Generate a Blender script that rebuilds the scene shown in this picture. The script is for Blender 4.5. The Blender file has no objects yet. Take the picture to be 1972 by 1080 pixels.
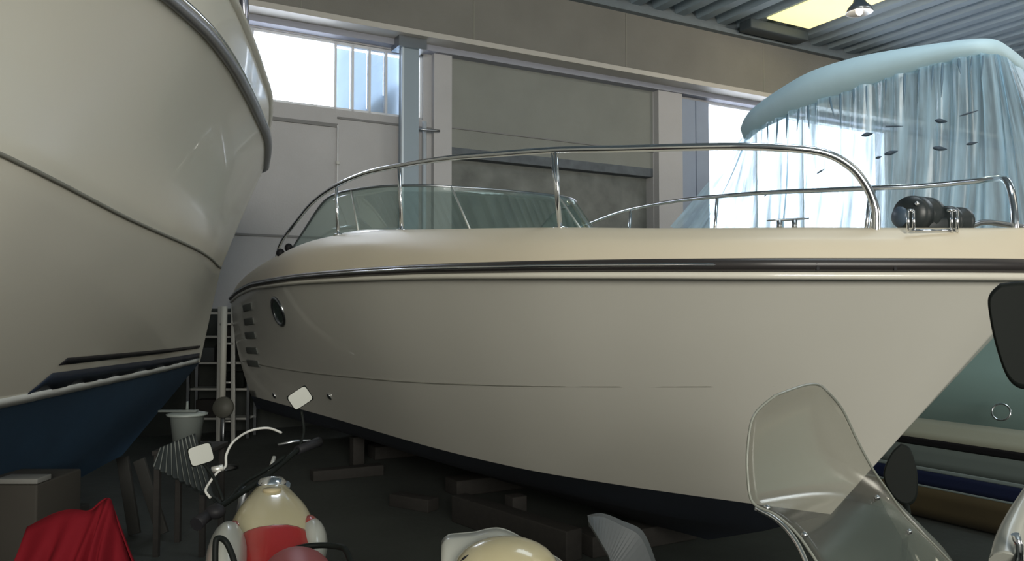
import bpy, bmesh, math, random
import numpy as np
from mathutils import Vector, Matrix
random.seed(4)
R = math.radians
C = bpy.context.scene.collection
sc = bpy.context.scene

# ------------------------------------------------------------------ camera
CAMZ = 1.6
FPX = 1550.0
PITCH = math.atan(60 / FPX)
cd = bpy.data.cameras.new('camera'); cam = bpy.data.objects.new('camera', cd); C.objects.link(cam)
cd.sensor_width = 36; cd.lens = 36 * FPX / 1972; cd.clip_start = 0.05
cam.location = (0, 0, CAMZ); cam.rotation_euler = (math.pi / 2 + PITCH, 0, 0)
sc.camera = cam
sc.view_settings.view_transform = 'Standard'; sc.view_settings.look = 'None'
sc.view_settings.gamma = 1; sc.view_settings.use_curve_mapping = False
sc.view_settings.exposure = 0.0

# ------------------------------------------------------------------ world
w = bpy.data.worlds.new('overcast_sky'); sc.world = w; w.use_nodes = True
bg = w.node_tree.nodes['Background']; bg.inputs[0].default_value = (0.86, 0.92, 1.0, 1); bg.inputs[1].default_value = 9.0

# room frame: s runs along the back wall, d from that wall into the hall
RA = Vector((.8757, .4829, 0)); RN = Vector((.4829, -.8757, 0)); RW = Vector((0, 13, 0))
def rm(s, d, z): return RW + RA * s + RN * d + Vector((0, 0, z))

def area(name, loc, target, size, power, col):
    l = bpy.data.lights.new(name, 'AREA'); l.shape = 'RECTANGLE'; l.size, l.size_y = size
    l.energy = power; l.color = col
    o = bpy.data.objects.new(name, l); C.objects.link(o); o.location = loc
    o.rotation_euler = (Vector(target) - Vector(loc)).to_track_quat('-Z', 'Y').to_euler()
    return o
# unseen area lights added behind the photographer and under the roof
area('front_fill', rm(9, 20.5, 3.6), rm(2.6, 3, 1.9), (6, 4.5), 390, (1.0, 0.95, 0.86))
area('front_fill', rm(-9.0, 20.5, 3.8), rm(-.5, 8, 1.5), (6, 3.4), 1500, (1.0, 0.96, 0.86))  # added to brighten the near side of the middle boat
area('overhead_light', rm(0.2, 11.5, 6.7), rm(0.0, 8.0, 0), (3.0, 5), 45, (1.0, 0.90, 0.72))
area('overhead_light', rm(7.5, 7, 6.75), rm(7.0, 5.5, 0), (3, 4), 200, (0.86, 0.94, 1.0))
area('overhead_light', rm(-2.0, 8.8, 6.75), rm(-.6, 7.4, 2.6), (2.5, 2.5), 110, (0.80, 0.92, 1.0))  # added cool light aimed at the polythene sheet to brighten it

# ------------------------------------------------------------------ materials
MATS = {}
def mat(name, col, rough=.5, metal=0, spec=.5, noise=0, nscale=6, bump=0, bscale=40, coat=0, emit=None, estr=0, alpha=1, trans=0, stretch=None):
    if name in MATS: return MATS[name]
    m = bpy.data.materials.new(name); m.use_nodes = True; nt = m.node_tree; b = nt.nodes['Principled BSDF']
    b.inputs['Base Color'].default_value = (*col, 1); b.inputs['Roughness'].default_value = rough
    b.inputs['Metallic'].default_value = metal; b.inputs['Specular IOR Level'].default_value = spec
    b.inputs['Coat Weight'].default_value = coat; b.inputs['Alpha'].default_value = alpha
    b.inputs['Transmission Weight'].default_value = trans
    if emit: b.inputs['Emission Color'].default_value = (*emit, 1); b.inputs['Emission Strength'].default_value = estr
    tc = nt.nodes.new('ShaderNodeTexCoord'); mp = nt.nodes.new('ShaderNodeMapping')
    nt.links.new(tc.outputs['Object'], mp.inputs[0])
    if stretch: mp.inputs['Scale'].default_value = stretch
    if noise:
        n = nt.nodes.new('ShaderNodeTexNoise'); n.inputs['Scale'].default_value = nscale; n.inputs['Detail'].default_value = 5
        r = nt.nodes.new('ShaderNodeMix'); r.data_type = 'RGBA'
        r.inputs[6].default_value = (*[c * (1 - noise) for c in col], 1); r.inputs[7].default_value = (*[min(1, c * (1 + noise)) for c in col], 1)
        nt.links.new(mp.outputs[0], n.inputs['Vector']); nt.links.new(n.outputs['Fac'], r.inputs[0]); nt.links.new(r.outputs[2], b.inputs['Base Color'])
    if bump:
        n2 = nt.nodes.new('ShaderNodeTexNoise'); n2.inputs['Scale'].default_value = bscale; n2.inputs['Detail'].default_value = 4
        bp = nt.nodes.new('ShaderNodeBump'); bp.inputs['Strength'].default_value = bump; bp.inputs['Distance'].default_value = .02
        nt.links.new(mp.outputs[0], n2.inputs['Vector']); nt.links.new(n2.outputs['Fac'], bp.inputs['Height']); nt.links.new(bp.outputs[0], b.inputs['Normal'])
    MATS[name] = m
    return m

def thin_glass(name, tint, gloss=.12, haze=0, hazecol=(.8, .85, .9), rough=.03, fk=.55):
    """a thin clear sheet: see-through, a little mirror, a little milkiness"""
    m = bpy.data.materials.new(name); m.use_nodes = True; nt = m.node_tree; nt.nodes.clear()
    out = nt.nodes.new('ShaderNodeOutputMaterial'); tr = nt.nodes.new('ShaderNodeBsdfTransparent'); tr.inputs[0].default_value = (*tint, 1)
    gl = nt.nodes.new('ShaderNodeBsdfGlossy'); gl.inputs['Roughness'].default_value = rough
    fr = nt.nodes.new('ShaderNodeLayerWeight'); fr.inputs['Blend'].default_value = .35
    ml = nt.nodes.new('ShaderNodeMath'); ml.operation = 'MULTIPLY_ADD'; ml.inputs[1].default_value = fk; ml.inputs[2].default_value = gloss
    mx = nt.nodes.new('ShaderNodeMixShader')
    nt.links.new(fr.outputs['Fresnel'], ml.inputs[0]); nt.links.new(ml.outputs[0], mx.inputs[0])
    base = tr.outputs[0]
    if haze:
        df = nt.nodes.new('ShaderNodeBsdfDiffuse'); df.inputs[0].default_value = (*hazecol, 1)
        tl = nt.nodes.new('ShaderNodeBsdfTranslucent'); tl.inputs[0].default_value = (*hazecol, 1)
        a = nt.nodes.new('ShaderNodeMixShader'); a.inputs[0].default_value = .5
        nt.links.new(df.outputs[0], a.inputs[1]); nt.links.new(tl.outputs[0], a.inputs[2])
        h = nt.nodes.new('ShaderNodeMixShader'); h.inputs[0].default_value = haze
        nt.links.new(tr.outputs[0], h.inputs[1]); nt.links.new(a.outputs[0], h.inputs[2]); base = h.outputs[0]
    nt.links.new(base, mx.inputs[1]); nt.links.new(gl.outputs[0], mx.inputs[2]); nt.links.new(mx.outputs[0], out.inputs[0])
    return m

def plastic_sheet(name):
    """loose polythene: translucent, streaked along its folds"""
    m = bpy.data.materials.new(name); m.use_nodes = True; nt = m.node_tree; nt.nodes.clear()
    N = nt.nodes.new; L = nt.links.new
    out = N('ShaderNodeOutputMaterial'); tc = N('ShaderNodeTexCoord'); mp = N('ShaderNodeMapping'); mp.inputs['Scale'].default_value = (42, 1.1, 1)
    L(tc.outputs['UV'], mp.inputs[0])
    n = N('ShaderNodeTexNoise'); n.inputs['Scale'].default_value = 1.6; n.inputs['Detail'].default_value = 4; L(mp.outputs[0], n.inputs['Vector'])
    cr = N('ShaderNodeValToRGB'); cr.color_ramp.elements[0].position = .38; cr.color_ramp.elements[0].color = (.34, .34, .34, 1)
    cr.color_ramp.elements[1].position = .66; cr.color_ramp.elements[1].color = (.88, .88, .88, 1); L(n.outputs['Fac'], cr.inputs[0])
    tr = N('ShaderNodeBsdfTransparent'); tr.inputs[0].default_value = (.80, .93, 1, 1)
    df = N('ShaderNodeBsdfDiffuse'); df.inputs[0].default_value = (.55, .74, .86, 1)
    tl = N('ShaderNodeBsdfTranslucent'); tl.inputs[0].default_value = (.60, .80, .92, 1)
    gl = N('ShaderNodeBsdfGlossy'); gl.inputs['Roughness'].default_value = .2
    a = N('ShaderNodeMixShader'); a.inputs[0].default_value = .62; L(df.outputs[0], a.inputs[1]); L(tl.outputs[0], a.inputs[2])
    b = N('ShaderNodeMixShader'); L(cr.outputs[0], b.inputs[0]); L(tr.outputs[0], b.inputs[1]); L(a.outputs[0], b.inputs[2])
    c = N('ShaderNodeMixShader'); c.inputs[0].default_value = .08; L(b.outputs[0], c.inputs[1]); L(gl.outputs[0], c.inputs[2])
    L(c.outputs[0], out.inputs[0])
    return m

GEL = mat('white_gelcoat', (.62, .61, .55), .24, coat=.3, noise=.03, nscale=1.5)
GELB = mat('cream_gelcoat', (.64, .62, .54), .26, coat=.3, noise=.05, nscale=1.2)
DECK = mat('deck_gelcoat', (.60, .54, .42), .4, noise=.04, nscale=2)
CHROME = mat('stainless_steel', (.75, .77, .80), .14, 1)
DARKSTEEL = mat('dull_steel', (.33, .35, .37), .3, 1)
RUBBER = mat('black_rubber', (.012, .012, .014), .55, spec=.2)
SEAM = mat('seam_shadow_gap', (.20, .20, .17), .6)
NAVY = mat('navy_antifouling', (.006, .010, .018), .75, noise=.35, nscale=5)
BLUE = mat('blue_antifouling', (.012, .038, .075), .7, noise=.25, nscale=4)
STRIPEB = mat('black_stripe', (.010, .010, .014), .4)
STRIPEN = mat('navy_stripe', (.014, .022, .040), .4)
CONC = mat('precast_concrete', (.44, .435, .44), .85, noise=.13, nscale=1.3, bump=.15)
CONCD = mat('grey_beam_concrete', (.19, .185, .165), .85, noise=.22, nscale=1.1, bump=.2)
BLOCK = mat('rough_stone_blockwork', (.16, .17, .16), .95, noise=.55, nscale=3.2, bump=.6, bscale=9)
BLUEWALL = mat('blue_grey_sheeting', (.26, .31, .40), .6, noise=.12, nscale=2)
CEIL = mat('ribbed_roof_sheeting', (.28, .35, .40), .7, noise=.2, nscale=.7)
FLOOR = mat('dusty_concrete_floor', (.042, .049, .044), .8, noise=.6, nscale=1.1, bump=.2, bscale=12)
ALU = mat('aluminium', (.62, .62, .58), .4, .6)
WOOD = mat('weathered_timber', (.020, .018, .016), .8, noise=.4, nscale=4, stretch=(1, 8, 8))
OCHRE = mat('ochre_primer', (.045, .034, .013), .8, noise=.35, nscale=2.5)
BLACKP = mat('black_plastic', (.007, .009, .008), .55, spec=.12)
GREYP = mat('grey_plastic', (.055, .062, .066), .5, noise=.1)
REDC = mat('red_tarpaulin', (.13, .004, .009), .85, spec=.15, noise=.2, nscale=5, bump=.3, bscale=6)
CREAM = mat('cream_paint', (.40, .355, .22), .22, coat=.6, noise=.05)
WHITEP = mat('off_white_paint', (.33, .335, .30), .3, coat=.4, noise=.06)
REDP = mat('red_paint', (.28, .012, .010), .25, coat=.5, noise=.1)
CABLE = mat('white_cable_sheath', (.5, .5, .47), .4)
MIRR = mat('painted_mirror_reflection', (.13, .145, .115), .35)  # flat pale tone painted for what the mirror faces reflect
SHINY = mat('mirror_glass', (.6, .62, .62), .05, 1)
GLASSG = thin_glass('green_tinted_glass', (.84, .92, .89), .03, .06, (.55, .66, .62), .03, .4)
GLASSW = thin_glass('window_glass', (.97, .98, 1), .03)
SCREEN = thin_glass('scratched_perspex', (.90, .90, .87), .01, .09, (.60, .60, .54), .12, .22)
SHEET = plastic_sheet('translucent_polythene')
TEAL = mat('pale_teal_gelcoat', (.22, .33, .32), .3, coat=.4, noise=.1, nscale=2)

# ------------------------------------------------------------------ object helpers
WM = {}
def tag(o, label, cat, group=None):
    o['label'] = label; o['category'] = cat
    if group: o['group'] = group
    return o
def thing(name, label, cat, loc=(0, 0, 0), rz=0, group=None):
    o = bpy.data.objects.new(name, None); C.objects.link(o); o.empty_display_size = .1
    o.location = loc; o.rotation_euler = (0, 0, rz)
    WM[o.name] = Matrix.Translation(Vector(loc)) @ Matrix.Rotation(rz, 4, 'Z')
    return tag(o, label, cat, group)
class G:
    """collects geometry given in world coordinates"""
    def __init__(s): s.v = []; s.f = []; s.uv = {}; s.sm = set()
    def add(s, vs, fs, smooth=False):
        k = len(s.v); s.v += [Vector(p) for p in vs]
        for f in fs:
            if smooth: s.sm.add(len(s.f))
            s.f.append([i + k for i in f])
        return k
    def box(s, c, size, ax=None, bev=0):
        ax = ax or (Vector((1, 0, 0)), Vector((0, 1, 0)), Vector((0, 0, 1)))
        c = Vector(c); h = [x / 2 for x in size]
        if bev <= 0:
            vs = [c + ax[0] * h[0] * i + ax[1] * h[1] * j + ax[2] * h[2] * k for i in (-1, 1) for j in (-1, 1) for k in (-1, 1)]
            return s.add(vs, [(0, 1, 3, 2), (4, 6, 7, 5), (0, 4, 5, 1), (2, 3, 7, 6), (0, 2, 6, 4), (1, 5, 7, 3)])
        bm = bmesh.new(); bmesh.ops.create_cube(bm, size=1)
        for v in bm.verts: v.co = Vector((v.co.x * size[0], v.co.y * size[1], v.co.z * size[2]))
        bmesh.ops.bevel(bm, geom=bm.edges[:], offset=bev, segments=3, affect='EDGES', profile=.5)
        bm.verts.index_update()
        s.add([c + ax[0] * v.co.x + ax[1] * v.co.y + ax[2] * v.co.z for v in bm.verts], [[v.index for v in f.verts] for f in bm.faces], True); bm.free()
    def grid(s, rows, closed=False, smooth=True, uv=False):
        n = len(rows[0]); k = len(s.v)
        for r in rows: s.v += [Vector(p) for p in r]
        for i in range(len(rows) - 1):
            for j in range(n if closed else n - 1):
                j2 = (j + 1) % n
                if smooth: s.sm.add(len(s.f))
                if uv: s.uv[len(s.f)] = [(j / (n - 1), i / (len(rows) - 1)), ((j + 1) / (n - 1), i / (len(rows) - 1)), ((j + 1) / (n - 1), (i + 1) / (len(rows) - 1)), (j / (n - 1), (i + 1) / (len(rows) - 1))]
                s.f.append([k + i * n + j, k + i * n + j2, k + (i + 1) * n + j2, k + (i + 1) * n + j])
        return k
    def rings(s, rows, cap=True):
        k = s.grid(rows, closed=True); n = len(rows[0])
        if cap:
            s.f.append([k + j for j in range(n)][::-1]); s.f.append([k + (len(rows) - 1) * n + j for j in range(n)])
    def tube(s, pts, r, n=10, smooth=0, cap=True, flat=1):
        pts = [Vector(p) for p in pts]
        if smooth: pts = spline(pts, smooth)
        rs = r if isinstance(r, (list, tuple)) else [r] * len(pts)
        if len(rs) != len(pts): rs = [np.interp(i / (len(pts) - 1), np.linspace(0, 1, len(rs)), rs) for i in range(len(pts))]
        rows = []; prev = None
        for i, p in enumerate(pts):
            t = (pts[min(i + 1, len(pts) - 1)] - pts[max(i - 1, 0)]).normalized()
            if prev is None:
                up = Vector((0, 0, 1)) if abs(t.z) < .9 else Vector((1, 0, 0))
                a = t.cross(up).normalized()
            else: a = (prev - t * prev.dot(t)).normalized()
            prev = a; b = t.cross(a)
            rows.append([p + a * rs[i] * math.cos(2 * math.pi * j / n) + b * rs[i] * flat * math.sin(2 * math.pi * j / n) for j in range(n)])
        s.rings(rows, cap)
    def lathe(s, c, prof, axis=(0, 0, 1), n=28, cap=True):
        ax = Vector(axis).normalized(); a = ax.orthogonal().normalized(); b = ax.cross(a); c = Vector(c)
        s.rings([[c + ax * h + (a * math.cos(2 * math.pi * j / n) + b * math.sin(2 * math.pi * j / n)) * max(r, 1e-4) for j in range(n)] for r, h in prof], cap)
    def torus(s, c, Rr, r, axis, n=36, m=10, sq=1):
        ax = Vector(axis).normalized(); a = ax.orthogonal().normalized(); b = ax.cross(a); c = Vector(c); rows = []
        for i in range(n + 1):
            t = 2 * math.pi * i / n; d = a * math.cos(t) + b * math.sin(t)
            rows.append([c + d * (Rr + r * math.cos(2 * math.pi * j / m)) + ax * r * sq * math.sin(2 * math.pi * j / m) for j in range(m)])
        s.grid(rows, closed=True)
    def ell(s, c, rad, ax=None, n=20, m=14):
        ax = ax or (Vector((1, 0, 0)), Vector((0, 1, 0)), Vector((0, 0, 1))); c = Vector(c); rows = []
        for i in range(m + 1):
            ph = math.pi * i / m
            rows.append([c + ax[2] * rad[2] * math.cos(ph) + (ax[0] * rad[0] * math.cos(2 * math.pi * j / n) + ax[1] * rad[1] * math.sin(2 * math.pi * j / n)) * max(math.sin(ph), 1e-3) for j in range(n)])
        s.rings(rows)
    def build(s, name, m, parent=None, solid=0, label=None, cat=None, group=None, kind=None, weld=0, sub=0):
        me = bpy.data.meshes.new(name)
        M = WM[parent.name] if parent else Matrix.Identity(4)
        Mi = M.inverted(); vs = [Mi @ v for v in s.v]; org = Vector((0, 0, 0))
        if parent is None:
            lo = [min(v[i] for v in vs) for i in range(3)]; hi = [max(v[i] for v in vs) for i in range(3)]
            org = Vector(((lo[0] + hi[0]) / 2, (lo[1] + hi[1]) / 2, lo[2])); vs = [v - org for v in vs]
        me.from_pydata(vs, [], s.f)
        for i in s.sm: me.polygons[i].use_smooth = True
        if s.uv:
            ul = me.uv_layers.new(name='UVMap')
            for p in me.polygons:
                q = s.uv.get(p.index)
                if q:
                    for li, t in zip(p.loop_indices, q): ul.data[li].uv = t
        me.validate()
        bm = bmesh.new(); bm.from_mesh(me)
        bmesh.ops.remove_doubles(bm, verts=bm.verts, dist=1e-5 if not weld else weld)
        bmesh.ops.recalc_face_normals(bm, faces=bm.faces); bm.to_mesh(me); bm.free()
        me.materials.append(m)
        o = bpy.data.objects.new(name, me); C.objects.link(o)
        if parent: o.parent = parent
        else: o.location = org
        WM[o.name] = M.copy() if parent else Matrix.Translation(org)
        if parent is not None: WM[o.name] = M
        if solid:
            md = o.modifiers.new('thickness', 'SOLIDIFY'); md.thickness = solid; md.offset = 0
        if sub:
            md = o.modifiers.new('round', 'SUBSURF'); md.levels = sub; md.render_levels = sub
        if label: o['label'] = label
        if cat: o['category'] = cat
        if group: o['group'] = group
        if kind: o['kind'] = kind
        return o
def spline(pts, k=8):
    pts = [Vector(p) for p in pts]; out = []
    for i in range(len(pts) - 1):
        p0 = pts[max(i - 1, 0)]; p1 = pts[i]; p2 = pts[i + 1]; p3 = pts[min(i + 2, len(pts) - 1)]
        for j in range(k):
            t = j / k
            out.append(.5 * ((2 * p1) + (p2 - p0) * t + (2 * p0 - 5 * p1 + 4 * p2 - p3) * t * t + (3 * p1 - p0 - 3 * p2 + p3) * t ** 3))
    out.append(pts[-1]); return out
def ray(px, py):
    x = (px - 986) / FPX; y = (540 - py) / FPX
    return Vector((x, math.cos(PITCH) - y * math.sin(PITCH), math.sin(PITCH) + y * math.cos(PITCH)))
def P(px, py, Y):
    """a point of the hall at depth Y in front of the photographer"""
    r = ray(px, py); return Vector((0, 0, CAMZ)) + r * (Y / r.y)
def PZ(px, py, z):
    r = ray(px, py); return Vector((0, 0, CAMZ)) + r * ((z - CAMZ) / r.z)
def lerp(a, b, t): return a + (b - a) * t
def struct(g, name, m, **k): return g.build(name, m, kind='structure', **k)
RAX = (RA, RN, Vector((0, 0, 1)))
def rbox(g, s0, s1, d0, d1, z0, z1): g.box(rm((s0 + s1) / 2, (d0 + d1) / 2, (z0 + z1) / 2), (s1 - s0, d1 - d0, z1 - z0), RAX)

# ------------------------------------------------------------------ the hall
S0, S1, D1, ZC = -15.0, 16.0, 23.0, 6.95
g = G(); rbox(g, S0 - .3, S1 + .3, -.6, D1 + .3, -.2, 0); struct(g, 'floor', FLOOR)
# ribbed roof: ribs run from the back wall towards the viewer
g = G(); rows = []
prof = []; s = S0 - .3
while s < S1 + .3:
    prof += [(s, 0), (s + .20, 0), (s + .25, .16), (s + .44, .16)]; s += .50
for d in (-.4, D1 + .3): rows.append([rm(a, d, ZC + b) for a, b in prof])
g.grid(rows, smooth=False); rbox(g, S0 - .3, S1 + .3, -.4, D1 + .3, ZC + .3, ZC + .4); struct(g, 'ceiling', CEIL)
# back wall with two window openings and a recessed bay of rough masonry
W1 = (-5.3, -1.56, 4.54, 5.55); W2 = (4.2, 9.4, 2.7, 5.56)
g = G()
rbox(g, S0, W1[0], -.3, 0, 0, ZC); rbox(g, W1[0], W1[1], -.3, 0, 0, W1[2]); rbox(g, W1[0], W1[1], -.3, 0, W1[3], ZC)
rbox(g, W1[1], -1.12, -.3, 0, 0, ZC)
rbox(g, -1.12, 2.9, -.3, -.01, 4.17, ZC)
rbox(g, 2.9, 3.48, -.3, .0, 0, ZC)
rbox(g, 3.48, W2[0], -.3, 0, 0, ZC)
rbox(g, W2[0], W2[1], -.3, 0, 0, W2[2]); rbox(g, W2[0], W2[1], -.3, 0, W2[3], ZC); rbox(g, W2[1], S1, -.3, 0, 0, ZC)
struct(g, 'wall_back', CONC)
g = G(); rbox(g, -1.12, 2.9, -.01, 0, 4.17, 5.62); struct(g, 'wall_back_panel', mat('dimmed_concrete_panel', (.225, .235, .215), .85, noise=.16, nscale=1.1, bump=.15))  # darker tone paints in the weaker window glare on this bay
g = G(); rbox(g, -1.12, 2.9, -.36, -.20, 0, 4.17); struct(g, 'wall_back_recess', BLOCK)
g = G(); rbox(g, S0 - .3, S0, -.3, D1, 0, ZC + .3); struct(g, 'wall_left', CONC)
g = G(); rbox(g, S1, S1 + .3, -.3, D1, 0, ZC + .3); struct(g, 'wall_right', CONC)
g = G(); rbox(g, S0, S1, D1, D1 + .3, 0, ZC + .3); struct(g, 'wall_front', CONC)
# pilasters
g = G(); rbox(g, -1.42, -1.12, 0, .10, 0, 5.65); struct(g, 'trim_1', CONC)
g = G(); rbox(g, 2.92, 3.47, 0, .14, 0, 5.65); struct(g, 'trim_2', CONC)
g = G(); rbox(g, 3.49, 3.86, .0, .05, 0, 5.52); rbox(g, 3.88, 4.19, .0, .05, 0, 5.52); struct(g, 'trim_3', BLUEWALL)
# raised panel edges: long horizontal joints of the wall panels
g = G()
rbox(g, -14.9, -2.92, 0, .02, 2.64, 2.67); rbox(g, -14.9, -2.9, 0, .03, 4.27, 4.32)
rbox(g, -2.9, -1.42, 0, .02, 4.40, 4.43); rbox(g, -1.12, 2.9, 0, .02, 4.46, 4.48); struct(g, 'trim_4', mat('panel_joint', (.20, .20, .20), .8))
# dark ledge over the recess
g = G(); rbox(g, -1.12, 2.9, -.2, .0, 4.02, 4.17); struct(g, 'trim_5', mat('dark_lintel', (.10, .115, .13), .8, noise=.5, nscale=6))
# the girder under the roof with its flanges
g = G(); rbox(g, S0, S1, 0, .40, 5.74, 6.72); struct(g, 'trim_6', CONCD)
g = G(); rbox(g, S0, S1, 0, .50, 5.66, 5.74); struct(g, 'trim_7', mat('pale_flange', (.46, .44, .40), .5))
g = G(); rbox(g, S0, S1, 0, .18, 5.57, 5.66); struct(g, 'trim_8', mat('window_head', (.30, .31, .36), .7))
g = G(); rbox(g, S0, S1, 0, .52, 6.72, 6.80); rbox(g, S0, S1, 0, .3, 6.8, ZC + .2); struct(g, 'trim_9', mat('upper_flange', (.15, .18, .20), .6, noise=.2))
g = G()
for s in (-3.55, -.9, 2.0, 5.25, 8.2): rbox(g, s, s + .02, .40, .406, 5.75, 6.71)
struct(g, 'trim_10', SEAM)

g = G(); rbox(g, -14.9, -1.45, 0, .03, 0, 1.64); struct(g, 'wall_back_lower', mat('dark_lower_wall', (.030, .036, .032), .7, noise=.3))  # added strip that makes the lower back wall darker
# windows: frame, mullions and panes
def window(n, w_, mull, name):
    g = G(); s0, s1, z0, z1 = w_
    rbox(g, s0, s1, -.12, -.04, z0, z0 + .04); rbox(g, s0, s1, -.12, -.04, z1 - .04, z1)
    rbox(g, s0, s0 + .04, -.12, -.04, z0, z1); rbox(g, s1 - .04, s1, -.12, -.04, z0, z1)
    for m_ in mull: rbox(g, m_ - .018, m_ + .018, -.12, -.04, z0, z1)
    f = struct(g, name, mat('white_window_frame', (.7, .72, .75), .4))
    p = G(); rbox(p, s0 + .04, s1 - .04, -.085, -.075, z0 + .04, z1 - .04); p.build('pane', GLASSW, f)
    return f
window(1, W1, (-4.1, -2.92, -2.66, -2.40, -2.14, -1.86), 'window_1')
window(2, W2, (5.5, 6.8), 'window_2')
FROST = mat('frosted_blue_panel', (.38, .46, .52), .5, noise=.1, nscale=3)
nt = FROST.node_tree; pb = nt.nodes['Principled BSDF']; tl = nt.nodes.new('ShaderNodeBsdfTranslucent'); tl.inputs[0].default_value = (.20, .225, .25, 1)
ad = nt.nodes.new('ShaderNodeAddShader'); nt.links.new(pb.outputs[0], ad.inputs[0]); nt.links.new(tl.outputs[0], ad.inputs[1]); nt.links.new(ad.outputs[0], nt.nodes['Material Output'].inputs[0])
g = G()
for a, b in ((-2.90, -2.66), (-2.645, -2.40), (-2.385, -2.14), (-2.125, -1.87)): rbox(g, a, b, -.20, -.19, 4.56, 5.50)
o = g.build('window_sheet', FROST); tag(o, 'blue-grey ribbed sheet closing the right part of the left window', 'panel')
g = G(); v = [rm(-2.5, -.24, 4.56), rm(-1.87, -.24, 4.56), rm(-1.87, -.24, 5.12)]; v2 = [p - RN * .02 for p in v]
g.add(v + v2, [(0, 1, 2), (5, 4, 3), (0, 3, 4, 1), (1, 4, 5, 2), (2, 5, 3, 0)])
o = g.build('outside_gable', mat('outside_roof', (.05, .07, .09), .8)); tag(o, 'dark sloping gable seen through the blue-grey window sheet', 'roof')

# steel post in front of the left window
t = thing('steel_post', 'blue-grey steel post standing against the wall beside the left window', 'post', rm(-1.88, .22, 0))
g = G(); rbox(g, -2.0, -1.76, .12, .32, 0.02, 5.5); g.build('post_shaft', mat('blue_grey_steel', (.27, .33, .38), .5, .2), t)
g = G(); rbox(g, -2.1, -1.66, .05, .38, 5.5, 5.66); g.build('head_plate', DARKSTEEL, t)
g = G(); rbox(g, -2.06, -1.70, .06, .38, 0, .02); g.build('base_plate', DARKSTEEL, t)
g = G(); rbox(g, -2.03, -2.0, .28, .33, .05, 5.5); g.build('edge_trim', mat('pale_blue_edge', (.6, .68, .74), .3, .3), t)
# thin conduit with a junction
t = thing('wall_conduit', 'thin pale conduit running down the wall below the left window', 'pipe', rm(-2.9, .03, 0))
g = G(); g.tube([rm(-2.9, .03, .3), rm(-2.9, .03, 4.3)], .014, 8); g.build('conduit_tube', mat('pale_conduit', (.7, .7, .7), .3), t)
g = G(); g.box(rm(-2.9, .04, 3.75), (.05, .05, .05), RAX, .01); g.build('junction_box', CABLE, t)
t = thing('wall_bracket', 'small dark bracket stub on the wall right of the steel post', 'bracket', rm(-1.5, .0, 4.35))
g = G(); g.tube([rm(-1.75, .1, 4.36), rm(-1.35, .16, 4.36)], .02, 8); g.build('bracket_arm', DARKSTEEL, t)
t = thing('reflection_tube', 'narrow pale tube drawn for glass reflections on the wall right of the steel post', 'pipe', rm(-1.55, .05, 0))
g = G(); g.tube([rm(-1.56, .06, .1), rm(-1.56, .06, 4.5)], .035, 10); g.build('streak_tube', mat('pale_reflection', (.45, .5, .55), .4), t)  # pale tube paints in reflections of the glass
t = thing('wall_bolt', 'small dark bolt head on the pilaster right of the steel post', 'bolt', rm(-1.3, .1, 3.95))
g = G(); g.lathe(rm(-1.3, .1, 3.95), [(0, 0), (.022, 0), (.022, .02), (0, .02)], RN); g.build('bolt_head', RUBBER, t)

# skylight and hall lamp
g = G(); v = [rm(4.63, 1.18, ZC - .03), rm(5.95, .95, ZC - .03), rm(5.95, 3.0, ZC - .03), rm(4.63, 3.0, ZC - .03)]
v = [rm(4.75, .98, ZC - .03), rm(5.85, .98, ZC - .03), rm(5.85, 2.6, ZC - .03), rm(4.75, 2.6, ZC - .03)]
g.add(v + [p + Vector((0, 0, .02)) for p in v], [(0, 1, 2, 3), (7, 6, 5, 4), (0, 4, 5, 1), (1, 5, 6, 2), (2, 6, 7, 3), (3, 7, 4, 0)])
o = g.build('skylight', mat('yellowed_rooflight', (.8, .75, .4), .6, emit=(1.0, .86, .40), estr=1.15), kind='structure')
o = None
t = thing('roof_gap', 'dark box added for the deep gap under the roof beside the yellow rooflight', 'gap', rm(4.2, .9, 6.75))
g = G(); g.box(rm(5.2, .74, 6.83), (1.5, .3, .18), RAX, .02); g.build('gap_box', mat('gap_dark', (.05, .065, .075), .6), t)  # box coloured dark to give the shade of the gap above the girder
def lamp(c, label):
    t = thing('hall_lamp', label, 'lamp', c)
    c = Vector(c)
    g = G(); g.lathe(c, [(.05, .22), (.08, .2), (.10, .12), (.17, .05), (.21, -.04), (.20, -.04), (.1, .04), (.02, .05)], n=24); g.build('lamp_shade', DARKSTEEL, t)
    g = G(); g.ell(c + Vector((0, 0, .0)), (.06, .06, .075)); g.build('bulb', mat('lit_bulb', (1, .9, .8), .3, emit=(1, .82, .62), estr=1.5), t)
    g = G(); g.tube([c + Vector((0, 0, .2)), (c.x, c.y, ZC + .1)], .015, 8); g.build('hanger', DARKSTEEL, t)
c = P(1655, 20, 12.6); lamp(c, 'round dark hall lamp hanging under the roof beside the rooflight')
l = bpy.data.lights.new('hall_lamp_light', 'POINT'); l.energy = 70; l.shadow_soft_size = .06; l.color = (1, .85, .65)
o = bpy.data.objects.new('hall_lamp_light', l); C.objects.link(o); o.location = c - Vector((0, 0, .14))

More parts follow.
